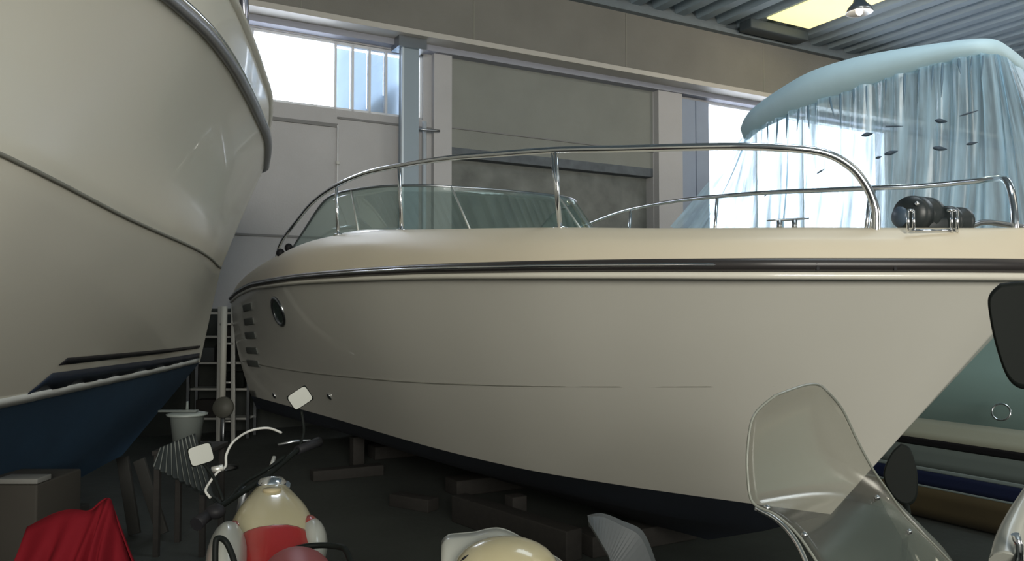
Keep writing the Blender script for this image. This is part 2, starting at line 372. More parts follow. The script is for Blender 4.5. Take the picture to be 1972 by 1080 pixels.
# ------------------------------------------------------------------ the boats
def interp(x, tab):
    xs = [a for a, _ in tab]; ys = [b for _, b in tab]
    if x <= xs[0]: return ys[0]
    if x >= xs[-1]: return ys[-1]
    n = len(xs)
    i = max(j for j in range(n - 1) if xs[j] <= x)
    def slope(k):
        if k == 0: return (ys[1] - ys[0]) / (xs[1] - xs[0])
        if k == n - 1: return (ys[-1] - ys[-2]) / (xs[-1] - xs[-2])
        a = (ys[k] - ys[k - 1]) / (xs[k] - xs[k - 1]); b = (ys[k + 1] - ys[k]) / (xs[k + 1] - xs[k])
        return 0 if a * b <= 0 else 2 * a * b / (a + b)
    h = xs[i + 1] - xs[i]; t = (x - xs[i]) / h
    return (ys[i] * (2 * t ** 3 - 3 * t * t + 1) + slope(i) * h * (t ** 3 - 2 * t * t + t) + ys[i + 1] * (-2 * t ** 3 + 3 * t * t) + slope(i + 1) * h * (t ** 3 - t * t))
class Level:
    def __init__(s, bt, zt, aft): s.bt = bt; s.zt = zt; s.aft = aft; s.u0 = bt[-1][0]
    def at(s, t):
        u = lerp(s.u0, s.aft, t); return Vector((u, interp(u, s.bt) * (1 if t > 0 else 0), interp(u, s.zt)))
TS = [(i / 56) ** 1.9 for i in range(57)]
def frame(o, h, sgn=1):
    """boat frame: u forward, b to the side that faces the viewer"""
    o = Vector((*o, 0)); h = Vector((h[0], h[1], 0)).normalized(); v = Vector((h.y, -h.x, 0)) * sgn
    return lambda u, b, z: o + h * u + v * b + Vector((0, 0, z))
def loft(g, F, la, lb, n, bulge=0, both=True):
    for sd in ((1, -1) if both else (1,)):
        rows = []
        for k in range(n + 1):
            q = k / n; row = []
            for t in TS:
                a = la.at(t); b = lb.at(t); p = a.lerp(b, q); p.y += bulge * math.sin(math.pi * q) * min(1, t * 6)
                row.append(F(p.x, sd * max(p.y, 0), p.z))
            rows.append(row)
        g.grid(rows)

# ---- main motor boat, bow to the right
FM = frame((1.654, 4.22), (.5, -.866), 1)
FM = (lambda f: (lambda u, b, z: f(u, b, z)))(frame((1.654, 4.22), (.5, -.866), 1))
AFT = -7.5
railB = [(-7.5, 1.58), (-5.9, 1.67), (-4.1, 1.73), (-2.8, 1.71), (-1.67, 1.63), (-.62, 1.50), (.07, 1.25), (.44, 1.01), (.76, .62), (.95, .34), (1.06, .14), (1.10, 0)]
railZ = [(-7.5, 1.77), (-6.9, 1.84), (-5.6, 1.895), (-4.1, 1.895), (-2.8, 1.88), (-1.67, 1.86), (-.62, 1.83), (.07, 1.81), (.44, 1.80), (1.1, 1.79)]
LR = Level(railB, railZ, AFT)
LW = Level([(-7.4, 1.36), (-6.3, 1.25), (-5, 1.12), (-3, .97), (-1.86, .79), (-1.0, .48), (-.36, .18), (0, 0)], [(-7.4, .57), (0, .55)], -7.35)
LK = Level([(-7.3, 1.30), (-6, 1.15), (-5, 1.0), (-3, .8), (-1.86, .55), (-1.0, .28), (-.45, 0)], [(-7.3, .42), (-3, .40), (-.45, .36)], -7.3)
LB = Level([(-7.2, .03), (-1.5, .03), (-.9, 0)], [(-7.2, .16), (-3, .14), (-.9, .20)], -7.25)
boat = thing('motor_boat', 'large cream motor boat with steel bow rails filling the middle of the hall', 'boat', FM(-3, 0, 0))
g = G(); loft(g, FM, LR, LW, 14, .05)
# transom
def end_cap(g, F, levels):
    k = len(g.v); L_ = [l.at(1) for l in levels]
    pts = [F(p.x, p.y, p.z) for p in L_] + [F(p.x, -p.y, p.z) for p in reversed(L_)]
    g.add(pts, [list(range(len(pts)))])
end_cap(g, FM, [LR, LW]); hull = g.build('hull', GEL, boat)
g = G(); loft(g, FM, LW, LK, 3); loft(g, FM, LK, LB, 8, .03); end_cap(g, FM, [LW, LK, LB]); g.build('antifouled_bottom', NAVY, boat)
def shift(l, db, dz): return Level([(u, max(b + db, 0)) for u, b in l.bt], [(u, z + dz) for u, z in l.zt], l.aft)
def along(F, tab_b, tab_z, us, db=0, dz=0, sd=1): return [F(u, sd * (interp(u, tab_b) + db), interp(u, tab_z) + dz) for u in us]
us = [AFT + (1.10 - AFT) * (1 - (1 - i / 90) ** 2) for i in range(91)]
def around(db, dz, uu=None):
    uu = uu or us
    a = along(FM, railB, railZ, uu, db, dz); b = along(FM, railB, railZ, uu, db, dz, -1)
    return a + b[::-1][1:]
g = G(); pts = around(.0, -.006); g.tube(pts, .029, 10); g.build('rub_rail', mat('dark_rub_rail', (.03, .027, .027), .35), boat)
g = G(); g.tube(around(.025, -.006), .009, 8); g.build('rub_rail_insert', CHROME, boat, label='stainless strip along the rub rail')
g = G(); pts = around(.0, -.050); g.tube(pts, .017, 8); g.build('hull_lip', GELB, boat)
# fine moulded line along the topsides
kn = []
for u in [-7.3 + i * .05 for i in range(150)]:
    if u > .25: break
    zr = interp(u, railZ); zw = .56; z = interp(u, [(-7.3, 1.0), (-6.1, 1.0), (-2.9, 1.085), (.2, 1.255), (.95, 1.3)]); q = (zr - z) / (zr - zw)
    # find hull breadth at that height
    best = None
    for t in [i / 700 for i in range(701)]:
        a = LR.at(t); b = LW.at(t); p = a.lerp(b, q); p.y += .05 * math.sin(math.pi * q) * min(1, t * 6)
        if best is None or abs(p.x - u) < best[0]: best = (abs(p.x - u), p)
    kn.append(FM(u, best[1].y + .005, z))
g = G(); g.tube(kn, .0042, 6); g.build('moulded_line', SEAM, boat)
def hullpt(px, py):
    """the point of the near topside that lies on a line of sight"""
    r = ray(px, py); best = None
    for i in range(260):
        t = i / 259
        for k in range(60):
            q = k / 59; a = LR.at(t); b = LW.at(t); p = a.lerp(b, q); p.y += .05 * math.sin(math.pi * q) * min(1, t * 6)
            wpt = FM(p.x, p.y, p.z); d = (wpt - Vector((0, 0, CAMZ))); e = (d - r * (d.dot(r) / r.dot(r))).length
            if best is None or e < best[0]: best = (e, wpt, t, q)
    def S_(t, q):
        a = LR.at(t); b = LW.at(t); p = a.lerp(b, q); p.y += .05 * math.sin(math.pi * q) * min(1, t * 6); return FM(p.x, p.y, p.z)
    _, w0, t, q = best
    du = (S_(min(t + .02, 1), q) - S_(max(t - .02, 0), q)).normalized(); dq = (S_(t, min(q + .03, 1)) - S_(t, max(q - .03, 0))).normalized()
    n = du.cross(dq).normalized()
    if n.dot(w0 - Vector((0, 0, CAMZ))) > 0: n = -n
    return w0, du, dq, n
# coaming and deck
coB = [(u, max(b - .20 * min(1, b / .45), 0)) for u, b in railB]
coZ = [(-7.5, 2.03), (-6.7, 2.12), (-5.75, 2.175), (-4.3, 2.225), (-3.5, 2.225), (-2.6, 2.175), (-.94, 2.055), (.31, 1.965), (1.1, 1.94)]
LR2 = Level([(u, max(b - .012, 0)) for u, b in railB], [(u, z + .018) for u, z in railZ], AFT)
LD1 = Level([(u, max(b - .07 * min(1, b / .3), 0)) for u, b in railB], [(u, lerp(z, interp(u, coZ), .62)) for u, z in railZ], AFT)
LD2 = Level(coB, [(u, interp(u, coZ)) for u, _ in railZ], AFT)
g = G(); loft(g, FM, LR2, LD1, 3, .008); loft(g, FM, LD1, LD2, 4, .012)
LD3 = Level([(u, b * .0) for u, b in railB], [(u, interp(u, coZ) - .03) for u, _ in railZ], AFT)
loft(g, FM, LD2, LD3, 6); end_cap(g, FM, [LR2, LD1, LD2]); g.build('deck_moulding', DECK, boat)
# raised coaming step by the cockpit
g = G(); st = []
for i in range(30):
    u = lerp(-6.6, -2.5, i / 29); b = interp(u, coB); z = interp(u, coZ)
    q = math.sin(math.pi * min(1, (i + .5) / 30)) ** .5
    st.append([FM(u, b - .04, z - .03), FM(u, b - .07, z + .02 * q), FM(u, b - .16, z + .045 * q), FM(u, b - .4, z - .01), FM(u, b - .42, z - .05)])
g.grid(st); g.build('cockpit_coaming', GELB, boat)
# near and far bow rails
nr = [(-5.75, 1.46, 2.16), (-5.41, 1.49, 2.312), (-4.76, 1.51, 2.459), (-4.19, 1.53, 2.563), (-3.61, 1.52, 2.625), (-2.89, 1.51, 2.63), (-2.25, 1.47, 2.594), (-1.65, 1.42, 2.546), (-1.15, 1.36, 2.492), (-.64, 1.28, 2.435), (-.23, 1.16, 2.382), (.23, .95, 2.332), (.42, .81, 2.307), (.54, .69, 2.277), (.61, .61, 2.215), (.65, .56, 2.13), (.67, .53, 2.03), (.67, .53, 1.93)]
def rail(sd, name, label):
    g = G(); g.tube([FM(u, b * sd, z) for u, b, z in nr], .0175, 12, smooth=6); r_ = g.build('bow_rail', CHROME, boat, label=label)
    for u in (-3.55, -2.3, -.66):
        b = interp(u, [(a[0], a[1]) for a in nr]); z = interp(u, [(a[0], a[2]) for a in nr]); zb = interp(u, coZ)
        off = .03 if u < -1 else .06
        g = G(); g.tube([FM(u, b * sd, z), FM(u - .02, (b - off) * sd, zb - .02)], .0135, 10)
        if u == -.66: g.tube([FM(u + .03, b * sd, z), FM(u + .0, (b - off + .02) * sd, zb - .02)], .010, 10)
        g.build('stanchion', CHROME, r_)
        g = G(); g.lathe(FM(u - .02, (b - off) * sd, zb - .005), [(.04, 0), (.04, .012), (.02, .02)], n=16); g.build('stanchion_foot', CHROME, r_)
rail(1, 'bow_rail', 'near stainless bow rail'); rail(-1, 'bow_rail', 'far stainless bow rail')
# wrap-around windscreen
def wsc(q, k, out=0):
    # q 0..1 around the U from near aft to far aft; k 0..1 from foot to top
    a = lerp(-1, 1, q); s_ = -a  # +1 near side
    U = [(-1, -5.65), (-.8, -4.6), (-.6, -3.95), (-.45, -3.35), (-.25, -2.95), (0, -2.82), (.25, -2.95), (.45, -3.35), (.6, -3.95), (.8, -4.6), (1, -5.65)]
    B = [(-1, 1.36), (-.8, 1.34), (-.6, 1.27), (-.45, 1.05), (-.25, .6), (0, 0), (.25, -.6), (.45, -1.05), (.6, -1.27), (.8, -1.34), (1, -1.36)]
    T = [(-1, 2.20), (-.9, 2.42), (-.8, 2.60), (-.7, 2.68), (-.6, 2.70), (-.4, 2.69), (-.2, 2.67), (0, 2.66), (.2, 2.67), (.4, 2.69), (.6, 2.70), (.7, 2.68), (.8, 2.60), (.9, 2.42), (1, 2.2)]
    u = interp(a, U); b = interp(a, B); zt = interp(a, T); zb = interp(u, coZ) + .01
    zz = lerp(zb, zt, k); lean = (zz - zb)
    return FM(u - lean * .85 * (1 - abs(a) ** 3) - lean * .15, b * (1 - lean * .10), zz)
g = G(); g.grid([[wsc(q / 60, k / 6) for q in range(61)] for k in range(7)]); ws = g.build('windscreen', GLASSG, boat, solid=.006, label='green-tinted wrap-around windscreen')
g = G(); g.tube([wsc(q / 60, 1) for q in range(61)], .011, 8); g.build('windscreen_frame', DARKSTEEL, ws)
g = G(); g.tube([wsc(q / 60, 0) + Vector((0, 0, .01)) for q in range(61)], .016, 8); g.build('windscreen_foot', CABLE, ws)
for q in (.22, .38, .62, .78):
    g = G(); g.tube([wsc(q, 0), wsc(q, 1)], .009, 8); g.build('windscreen_mullion', ALU, ws)
# dashboard, helm seat and cushion seen through the glass
g = G(); g.box(FM(-3.75, 0, 2.19), (.6, 1.9, .14), (Vector((.5, -.866, 0)), Vector((-.866, -.5, 0)), Vector((0, 0, 1))), .04); g.build('dashboard', GELB, boat)
g = G(); g.tube([FM(-3.9, 1.0, 2.24), FM(-4.15, 1.02, 2.32), FM(-4.4, 1.0, 2.24)], .014, 8, smooth=5); g.build('grab_handle', CHROME, boat)
g = G(); g.ell(FM(-4.35, .7, 2.32), (.05, .05, .05)); g.tube([FM(-4.35, .7, 2.12), FM(-4.35, .7, 2.3)], .015); g.build('searchlight', CABLE, boat)
# rubber stoppers at the aft foot of the windscreen
for (px, py) in ((540, 487), (556, 477)):
    g = G(); g.ell(P(px, py, 8.0), (.04, .04, .045)); g.build('rubber_stopper', RUBBER, boat)
# porthole, vent louvres and hull fittings on the near topside
w0, du, dq, n = hullpt(537, 601)
if du.dot(Vector((1, 0, 0))) < 0: du = -du
def ring(c, ru, rq, r, du, dq, n, N=36): 
    g = G(); rows = []
    for i in range(N + 1):
        a = 2 * math.pi * i / N; d = du * math.cos(a) * ru + dq * math.sin(a) * rq; o_ = d.normalized()
        rows.append([c + d + o_ * r * math.cos(2 * math.pi * j / 8) + n * r * math.sin(2 * math.pi * j / 8) for j in range(8)])
    g.grid(rows, closed=True); return g
ph = ring(w0, .19, .135, .022, du, dq, n).build('porthole', DARKSTEEL, boat)
g = G(); c = w0 + n * .004; k = 36; g.add([c] + [c + du * .18 * math.cos(2 * math.pi * i / k) + dq * .125 * math.sin(2 * math.pi * i / k) for i in range(k)], [(0, i + 1, (i + 1) % k + 1) for i in range(k)])
g.build('porthole_glass', mat('dark_porthole_glass', (.05, .075, .065), .15, coat=.5), ph, solid=.004)
for i in range(5):
    w1, du1, dq1, n1 = hullpt(478 + i * 2.5, 592 + i * 27)
    if du1.x < 0: du1 = -du1
    g = G(); g.box(w1 + n1 * .004, (.5, .08, .022), (du1, dq1, n1), .01); g.build('vent_louvre', mat('louvre_grey', (.12, .13, .12), .5), boat)
for (px, py) in ((635, 764), (529, 763)):
    w1, du1, dq1, n1 = hullpt(px, py - 2)
    g = G(); g.lathe(w1, [(.035, 0), (.035, .012), (.022, .018), (.02, .006), (0, .004)], n1, 20); g.build('skin_fitting', CHROME, boat)
# small screws in the rub rail insert joints
for px in (1588, 1733):
    u = interp(px, [(1450, .44), (1700, .76), (1972, 1.06)]); b = interp(u, railB); g = G(); g.box(FM(u, b + .028, interp(u, railZ) - .014), (.012, .02, .03)); g.build('rub_rail_joint', RUBBER, boat)
# anchor windlass and bow gear
wc = PZ(1790, 437, 1.96); wc.z = 1.935
HM = Vector((.5, -.866, 0)); VM = Vector((-.866, -.5, 0)); UP = Vector((0, 0, 1))
wx = Vector((1, 0, 0)); wy = Vector((0, 1, 0))
wcY = 3.62
wl = thing('anchor_windlass', 'dark rounded anchor windlass on the foredeck between the two bow rails', 'windlass', P(1785, 440, wcY))
WD = mat('dark_windlass', (.018, .024, .026), .4)
g = G(); g.lathe(P(1770, 414, wcY) - VM * .09, [(.0, 0), (.06, .0), (.080, .012), (.084, .03), (.084, .07), (.074, .08), (.074, .10), (.084, .11), (.084, .15), (.078, .17), (.04, .185), (0, .186)], VM, 26); g.build('motor_housing', WD, wl)
g = G(); g.lathe(P(1836, 426, wcY) - VM * .07, [(.0, 0), (.05, 0), (.066, .012), (.066, .04), (.045, .06), (.045, .08), (.066, .10), (.066, .13), (.05, .14), (0, .142)], VM, 22); g.build('chain_gypsy', WD, wl)
g = G(); g.box(P(1797, 432, wcY), (.16, .1, .06), None, .015); g.build('windlass_base', WD, wl)
g = G(); g.ell(P(1735, 417, wcY), (.035, .06, .05)); g.build('drum', mat('blue_grey_drum', (.06, .09, .13), .4), wl)
g = G(); g.ell(P(1766, 392, wcY - .09), (.010, .01, .010)); g.build('cap_screw', CHROME, wl)
def cleat(y, a, b, label):
    t = thing('deck_cleat', label, 'cleat', P((a + b) / 2, 446, y))
    for px in (a, b):
        w_ = 11
        for s_ in (-1, 1):
            g = G(); g.tube([P(px + s_ * w_ / 2, 447, y), P(px + s_ * w_ / 2, 405, y)], .006, 8); g.build('cleat_post', CHROME, t)
        g = G(); g.tube([P(px - w_ / 2 - (8 if px == b else 0), 405, y), P(px + w_ / 2, 405, y)], .006, 8); g.build('cleat_horn', CHROME, t)
    g = G(); g.tube([P(a, 444, y), P(b, 444, y)], .006, 8); g.build('cleat_base', CHROME, t)
cleat(3.30, 1754, 1838, 'stainless double-post deck cleat at the near gunwale in front of the windlass')
t = thing('deck_cleat', 'small dark cleat with two stub legs on the far side deck', 'cleat', P(1520, 438, 5.3))
for px, w_ in ((1501, 1), (1530, 1)):
    g = G(); g.tube([P(px, 445, 5.3), P(px, 424, 5.3)], .018, 10); g.build('cleat_leg', DARKSTEEL, t)
g = G(); g.tube([P(1477, 425, 5.3), P(1500, 423.5, 5.3), P(1530, 422, 5.3), P(1558, 420.5, 5.3)], [.004, .009, .009, .004], 8); g.build('cleat_bar', DARKSTEEL, t)
t = thing('deck_cleat', 'low dark fairlead at the foot of the far bow rail', 'fairlead', P(1915, 438, 4.1))
g = G(); g.tube([P(1868, 436, 4.05), P(1895, 428, 4.05), P(1935, 432, 4.05), P(1972, 437, 4.05)], .014, 8, smooth=4); g.build('fairlead_bar', DARKSTEEL, t)
# cradle blocks below the keel
def blocks(F, us_, zt, label, grp, w_=.5):
    for u in us_:
        g = G(); c = F(u, 0, 0); n_ = max(1, int(round(zt / .16))); hh = zt / n_
        for k in range(n_): g.box(c + UP * (hh * (k + .5)), (w_, .24, hh * .97), (VM, HM, UP), .008)
        g.build('keel_block', WOOD, label=label, cat='block', group=grp)
blocks(FM, (-1.6, -3.6, -5.6), .14, 'dark timber block under the keel of the middle motor boat', 'keel blocks under the middle motor boat', .9)

# ---- left boat, stern towards the viewer, bow away
FL = frame((-2.48, 6.417), (.2, .98), 1)
HL = Vector((.2, .98, 0)).normalized()
LAFT = -5.9
lrB = [(-5.9, 1.75), (-4.5, 1.78), (-3.4, 1.74), (-2.83, 1.66), (-2.53, 1.60), (-2.06, 1.45), (-1.5, 1.23), (-.91, .98), (-.3, .71), (.35, .36), (.66, .18), (.85, .07), (.93, 0)]
lrZ = [(-5.9, 2.88), (.93, 2.90)]
lkB = [(-5.9, 1.62), (-4.5, 1.60), (-3.5, 1.50), (-2.9, 1.35), (-2.2, 1.12), (-1.33, .80), (-.6, .46), (0, .14), (.28, 0)]
lkZ = [(-5.9, 2.22), (-4, 2.17), (-3.2, 2.09), (-2.5, 2.03), (-1.33, 1.99), (.28, 1.96)]
lwB = [(-5.9, 1.35), (-4, 1.05), (-2.6, .72), (-1.8, .52), (-1.09, .34), (-.5, .16), (0, 0)]
lwZ = [(-5.9, 1.08), (-2.6, 1.17), (-1, 1.2), (0, 1.2)]
A = Level(lrB, lrZ, LAFT); Bk = Level(lkB, lkZ, LAFT); W_ = Level(lwB, lwZ, LAFT)
LKe = Level([(-5.9, .05), (-1.5, .04), (-.9, 0)], [(-5.9, .40), (-2.5, .42), (-.9, .62)], LAFT)
LTop = Level([(u, max(b + .02, 0)) if u < .9 else (u + .03, 0) for u, b in lrB], [(-5.9, 3.22), (1.15, 3.2)], LAFT)
lb = thing('motor_boat', 'tall cream boat with blue bottom and black stripes at the left edge', 'boat', FL(-2.5, 0, 0))
g = G(); loft(g, FL, A, Bk, 10, -.05); loft(g, FL, Bk, W_, 10, .03); end_cap(g, FL, [A, Bk, W_]); g.build('hull', GELB, lb)
g = G(); loft(g, FL, A, LTop, 3); g.build('bulwark', GELB, lb)
g = G(); loft(g, FL, W_, LKe, 10, .06); end_cap(g, FL, [W_, LKe]); g.build('antifouled_bottom', BLUE, lb)
g = G(); g.add([FL(-5.9, 1.77, 3.2), FL(-3, 1.7, 3.2), FL(-1, 1.0, 3.2), FL(.3, .37, 3.2), FL(.93, 0, 3.2), FL(.3, -.37, 3.2), FL(-1, -1.0, 3.2), FL(-3, -1.7, 3.2), FL(-5.9, -1.77, 3.2)], [list(range(9))]); g.build('deck', DECK, lb)
ul = [lerp(LAFT, .93, 1 - (1 - i / 60) ** 1.8) for i in range(61)]
def larc(tb, tz, db, dz, both=True):
    a = along(FL, tb, tz, ul, db, dz); return a + (along(FL, tb, tz, ul, db, dz, -1)[::-1][1:] if both else [])
g = G(); g.tube(larc(lrB, lrZ, .012, 0), .030, 10); rr = g.build('rub_rail', mat('grey_rub_rail', (.24, .25, .27), .35, .3), lb)
g = G(); g.tube(larc(lrB, lrZ, .035, .02), .012, 8); g.build('rub_rail_insert', CHROME, rr)
g = G()
a = along(FL, lkB, lkZ, [u for u in ul if u < .26], .004, 0); g.tube(a, .009, 8); g.build('hull_groove', SEAM, lb)
g = G(); pt = [FL(u, interp(u, lrB) + .02, 3.22) for u in ul]; g.tube(pt, .03, 8); g.build('toe_rail', GELB, lb)
# bow rail leg of the left boat
g = G(); g.tube([P(466, -60, 6.2), P(470, 10, 6.2), P(470, 60, 6.25), P(462, 100, 6.3), P(452, 150, 6.3)], .035, 10, smooth=6); g.build('bow_rail', mat('shaded_steel', (.35, .36, .42), .25, 1), lb)
# stripes: strips that follow the topsides
def lhull(u, z):
    best = None
    for i in range(220):
        t = i / 219; b = Bk.at(t); c = W_.at(t)
        q = (b.z - z) / (b.z - c.z); p = b.lerp(c, q); p.y += .03 * math.sin(math.pi * min(max(q, 0), 1)) * min(1, t * 6)
        if best is None or abs(p.x - u) < best[0]: best = (abs(p.x - u), p)
    return best[1].y
def stripe(name, top, bot, u0, u1, m, slant=0):
    g = G(); r1 = []; r2 = []
    for i in range(34):
        q = i / 33; zt = lerp(top[0], top[1], q); zb = lerp(bot[0], bot[1], q)
        ua = lerp(u0 + slant, u1, q); ub = lerp(u0, u1, q)
        r1.append(FL(ua, lhull(ua, zt) + .006, zt)); r2.append(FL(ub, lhull(ub, zb) + .006, zb))
    g.grid([r1, r2]); return g.build(name, m, lb, solid=.003)
WHS = mat('white_boot_line', (.62, .64, .62), .3)
# ------- tuned along the hull: pixel guides give the ends of the stripes
stripe('boot_line', (1.215, 1.235), (1.165, 1.20), -3.0, -.06, WHS)
stripe('navy_stripe', (1.305, 1.275), (1.215, 1.235), -2.55, -.06, STRIPEN, .12)
stripe('black_stripe', (1.375, 1.335), (1.342, 1.315), -2.42, -.10, STRIPEB, .05)
for u in (-1.7, -3.6, -5.2):
    g = G(); c = FL(u, 0, 0); zt = .47 if u > -2 else .40
    for k in range(3): g.box(c + UP * (zt / 3 * (k + .5)), (.6, .26, zt / 3 * .97), (Vector((.98, -.2, 0)), HL, UP), .008)
    g.build('keel_block', WOOD, label='dark timber stack under the keel of the left boat', cat='block', group='keel blocks under the left boat')

# ---- covered cruiser behind on the right
FC = FM
cb = thing('cabin_cruiser', 'cruiser with pale blue hardtop behind the middle boat on the right', 'boat', FC(-2, -3.9, 0))
VC = -3.95
def crow(z, inset, us_, sd):
    out = []
    for u in us_:
        hb = 1.9 - inset
        tip = 3.6
        hb *= min(1, max(0, (tip - inset - u) / 2.6)) ** .6 if u > tip - 2.6 else 1
        out.append(FC(u, VC + sd * hb, z))
    return out
uc = [-7 + i * .25 for i in range(43)]
def band(name, z0, i0, z1, i1, m, lab=None):
    g = G()
    for sd in (1, -1): g.grid([crow(lerp(z0, z1, k / 3), lerp(i0, i1, k / 3), uc, sd) for k in range(4)])
    return g.build(name, m, cb, solid=.01, label=lab)
band('topsides', 2.0, .0, .80, .12, TEAL); band('sprayrail', .80, .12, .66, .06, mat('pale_moulding', (.24, .25, .20), .4))
band('dark_moulding', .66, .06, .60, .10, RUBBER); band('lower_topsides', .60, .10, .44, .12, mat('grey_topsides', (.10, .125, .12), .5))
band('boot_stripe', .41, .13, .30, .145, mat('navy_boot_stripe', (.008, .012, .035), .4)); band('white_line', .44, .12, .41, .13, mat('pale_line', (.16, .20, .20), .5))
band('white_line', .30, .145, .285, .15, mat('pale_line', (.16, .20, .20), .5)); band('bottom', .285, .15, .03, .26, OCHRE)
g = G(); g.grid([crow(2.0, 0, uc, 1), crow(2.0, 0, uc, -1)]); g.build('deck', DECK, cb)
w0_ = P(1928, 793, 5.35)
g = G(); rows = []
g.torus(w0_, .055, .007, (-.7, -.6, .3)); g.build('tow_eye', CHROME, cb)
# cabin moulding under the sheet
g = G(); rows = []
for i in range(15):
    q = i / 14; u = lerp(-5.1, -1.4, q); hz = 2.0 + .30 * math.sin(math.pi * (.08 + .86 * q)) ** .6; hw = 1.15 * math.sin(math.pi * (.12 + .8 * q)) ** .5
    rows.append([FC(u, VC - .1 + hw * math.cos(a), 2.0 + (hz - 2.0) * math.sin(a)) for a in [math.pi * k / 16 for k in range(17)]])
g.grid(rows); g.build('cabin_moulding', mat('white_cabin', (.85, .87, .88), .3), cb)
# hardtop
HT = [(1432, 268, 230), (1450, 252, 208), (1500, 226, 172), (1560, 200, 138), (1640, 172, 112), (1720, 147, 96), (1800, 124, 84), (1870, 107, 75), (1915, 104, 76), (1945, 116, 92), (1985, 150, 125), (2040, 200, 175)]
edge = [PZ(px, pb, 3.36) for px, pb, pt_ in HT]
def depth_of(p): return p.y
g = G(); low = edge; top = [P(px, pt_, e.y + .02) for (px, pb, pt_), e in zip(HT, edge)]
inn = [p + (FC(-1.8, VC, 3.6) - p) * .5 + UP * .05 for p in top]
low_s = spline(low, 5); top_s = spline(top, 5); mid_s = [a.lerp(b, .5) + VM * .05 for a, b in zip(low_s, top_s)]
ctr = FC(-2.2, VC - .6, 3.75)
for p_ in (0,):
    rows = [[p + (Vector((ctr.x, ctr.y, p.z)) - p) * .03 for p in low_s], low_s, mid_s, top_s, [p + (Vector((ctr.x, ctr.y, p.z + .08)) - p) * .05 for p in top_s], [p + (Vector((ctr.x, ctr.y, p.z)) - p) * .06 for p in mid_s], [p + (Vector((ctr.x, ctr.y, p.z)) - p) * .03 for p in low_s]]
g.grid(rows); g.build('hardtop', mat('pale_blue_canvas', (.50, .68, .76), .6, noise=.06), cb, label='pale blue arched hardtop edge')
for (px, py, Y) in ((1700, 300, 7.2), (1560, 330, 8.0)):
    pass
# polythene sheet hanging from the hardtop
t = thing('plastic_sheet', 'crumpled translucent polythene sheet hanging from the hardtop of the right cruiser', 'sheet', FC(-2, -2.2, 2))
g = G(); rows = []; N = 260
anc = spline(low, 26); nA = len(anc)
def foot(j_):
    s_ = j_ / (nA - 1); a = anc[j_]
    out = P(1292, 436, 9.3); b = Vector((a.x, a.y, 2.0)) + VM * .12
    if s_ < .16: k_ = (1 - s_ / .16) ** 1.6; return b.lerp(out, k_)
    if s_ > .60: k_ = ((s_ - .60) / .40); return b + (HM * .9 - VM * .15) * k_ ** 1.5
    return b
for k in range(17):
    q = k / 16; row = []
    for j, a in enumerate(anc):
        s_ = j / (nA - 1)
        b = foot(j); p = a.lerp(b, q)
        amp = .028 * (1 - .25 * q) + .015 * q
        f = math.sin(s_ * 150) * .6 + math.sin(s_ * 83 + 1.3 + q * 1.5) * .8 + math.sin(s_ * 260 + q * 3) * .35
        row.append(p + VM * (f * amp - .04 * math.sin(math.pi * q)))
    rows.append(row)
g.grid(rows, uv=True); g.build('hanging_sheet', SHEET, t)
# dark smudges drawn as short tubes, and gathers on the sheet
def sheet_y(px): return PZ(px, interp(px, [(a, b) for a, b, _ in HT]), 3.36).y
SMUDGE = mat('dark_blue_smudge', (.03, .05, .075), .6); GATH = mat('blue_gathered_film', (.10, .16, .21), .4)
for k, (px, py, ln, th_, sl) in enumerate([(1812, 233, 24, .016, .1), (1866, 218, 36, .006, -.3), (1670, 259, 22, .016, -.2), (1716, 294, 26, .016, -.25), (1692, 303, 12, .010, -.3), (1810, 286, 28, .016, .1), (1872, 276, 22, .010, -.2), (1722, 243, 34, .006, 0), (1580, 330, 14, .007, -.6), (1478, 372, 12, .008, -1)]):
    Y = sheet_y(px) - .26; g = G()
    g.tube([P(px - ln / 2, py - sl * ln / 2, Y), P(px, py, Y - .01), P(px + ln / 2, py + sl * ln / 2, Y)], [.003, th_ * .75, th_, th_ * .9, th_ * .5, .002], 8, smooth=6); g.build('dark_smudge', SMUDGE, t)
random.seed(9)
for px in (1478, 1498, 1516, 1538, 1556, 1571, 1598, 1618, 1644, 1668, 1706, 1742, 1770, 1797, 1815, 1846, 1872, 1893):
    y0 = interp(px, [(a, b) for a, b, _ in HT]); L_ = random.uniform(26, 72) * (1 if px > 1600 else .8); Y = sheet_y(px) - .07; lean = random.uniform(-4, 10); w_ = random.uniform(.006, .012)
    g = G(); g.tube([P(px, y0 + 2, Y + .02), P(px + lean * .4, y0 + L_ * .5, Y - .09), P(px + lean, y0 + L_, Y - .13)], [w_ * .7, w_, w_ * .9, w_ * .5, .001], 8, smooth=6, flat=.5); g.build('gathered_fold', GATH, t)
# small bits seen through the far side glass of the cruiser: railing
# ------------------------------------------------------------------ foreground: vintage motorcycle
def wheel(g1, g2, g3, c, r, ax, w_=.05):
    g1.torus(c, r - w_, w_, ax, 40, 10); g2.torus(c, r - w_ * 1.9, .012, ax, 36, 8)
    g2.lathe(Vector(c) - Vector(ax).normalized() * .05, [(.0, 0), (.045, 0), (.045, .1), (0, .1)], ax, 16)
    A_ = Vector(ax).normalized(); a = A_.orthogonal().normalized(); b = A_.cross(a)
    for i in range(18):
        t_ = 2 * math.pi * i / 18; d = a * math.cos(t_) + b * math.sin(t_); g3.tube([Vector(c) + d * .04, Vector(c) + d * (r - w_ * 1.9)], .003, 5)
bf = Vector((-.30, .954, 0)); bl = Vector((.954, .30, 0))   # forward, right
bo = Vector((-.80, 2.72, 0))
def BK(f, r, z): return bo + bf * f + bl * r + UP * z
mb = thing('motorcycle', 'vintage motorcycle with cream tank and red band in the left foreground', 'motorcycle', bo)
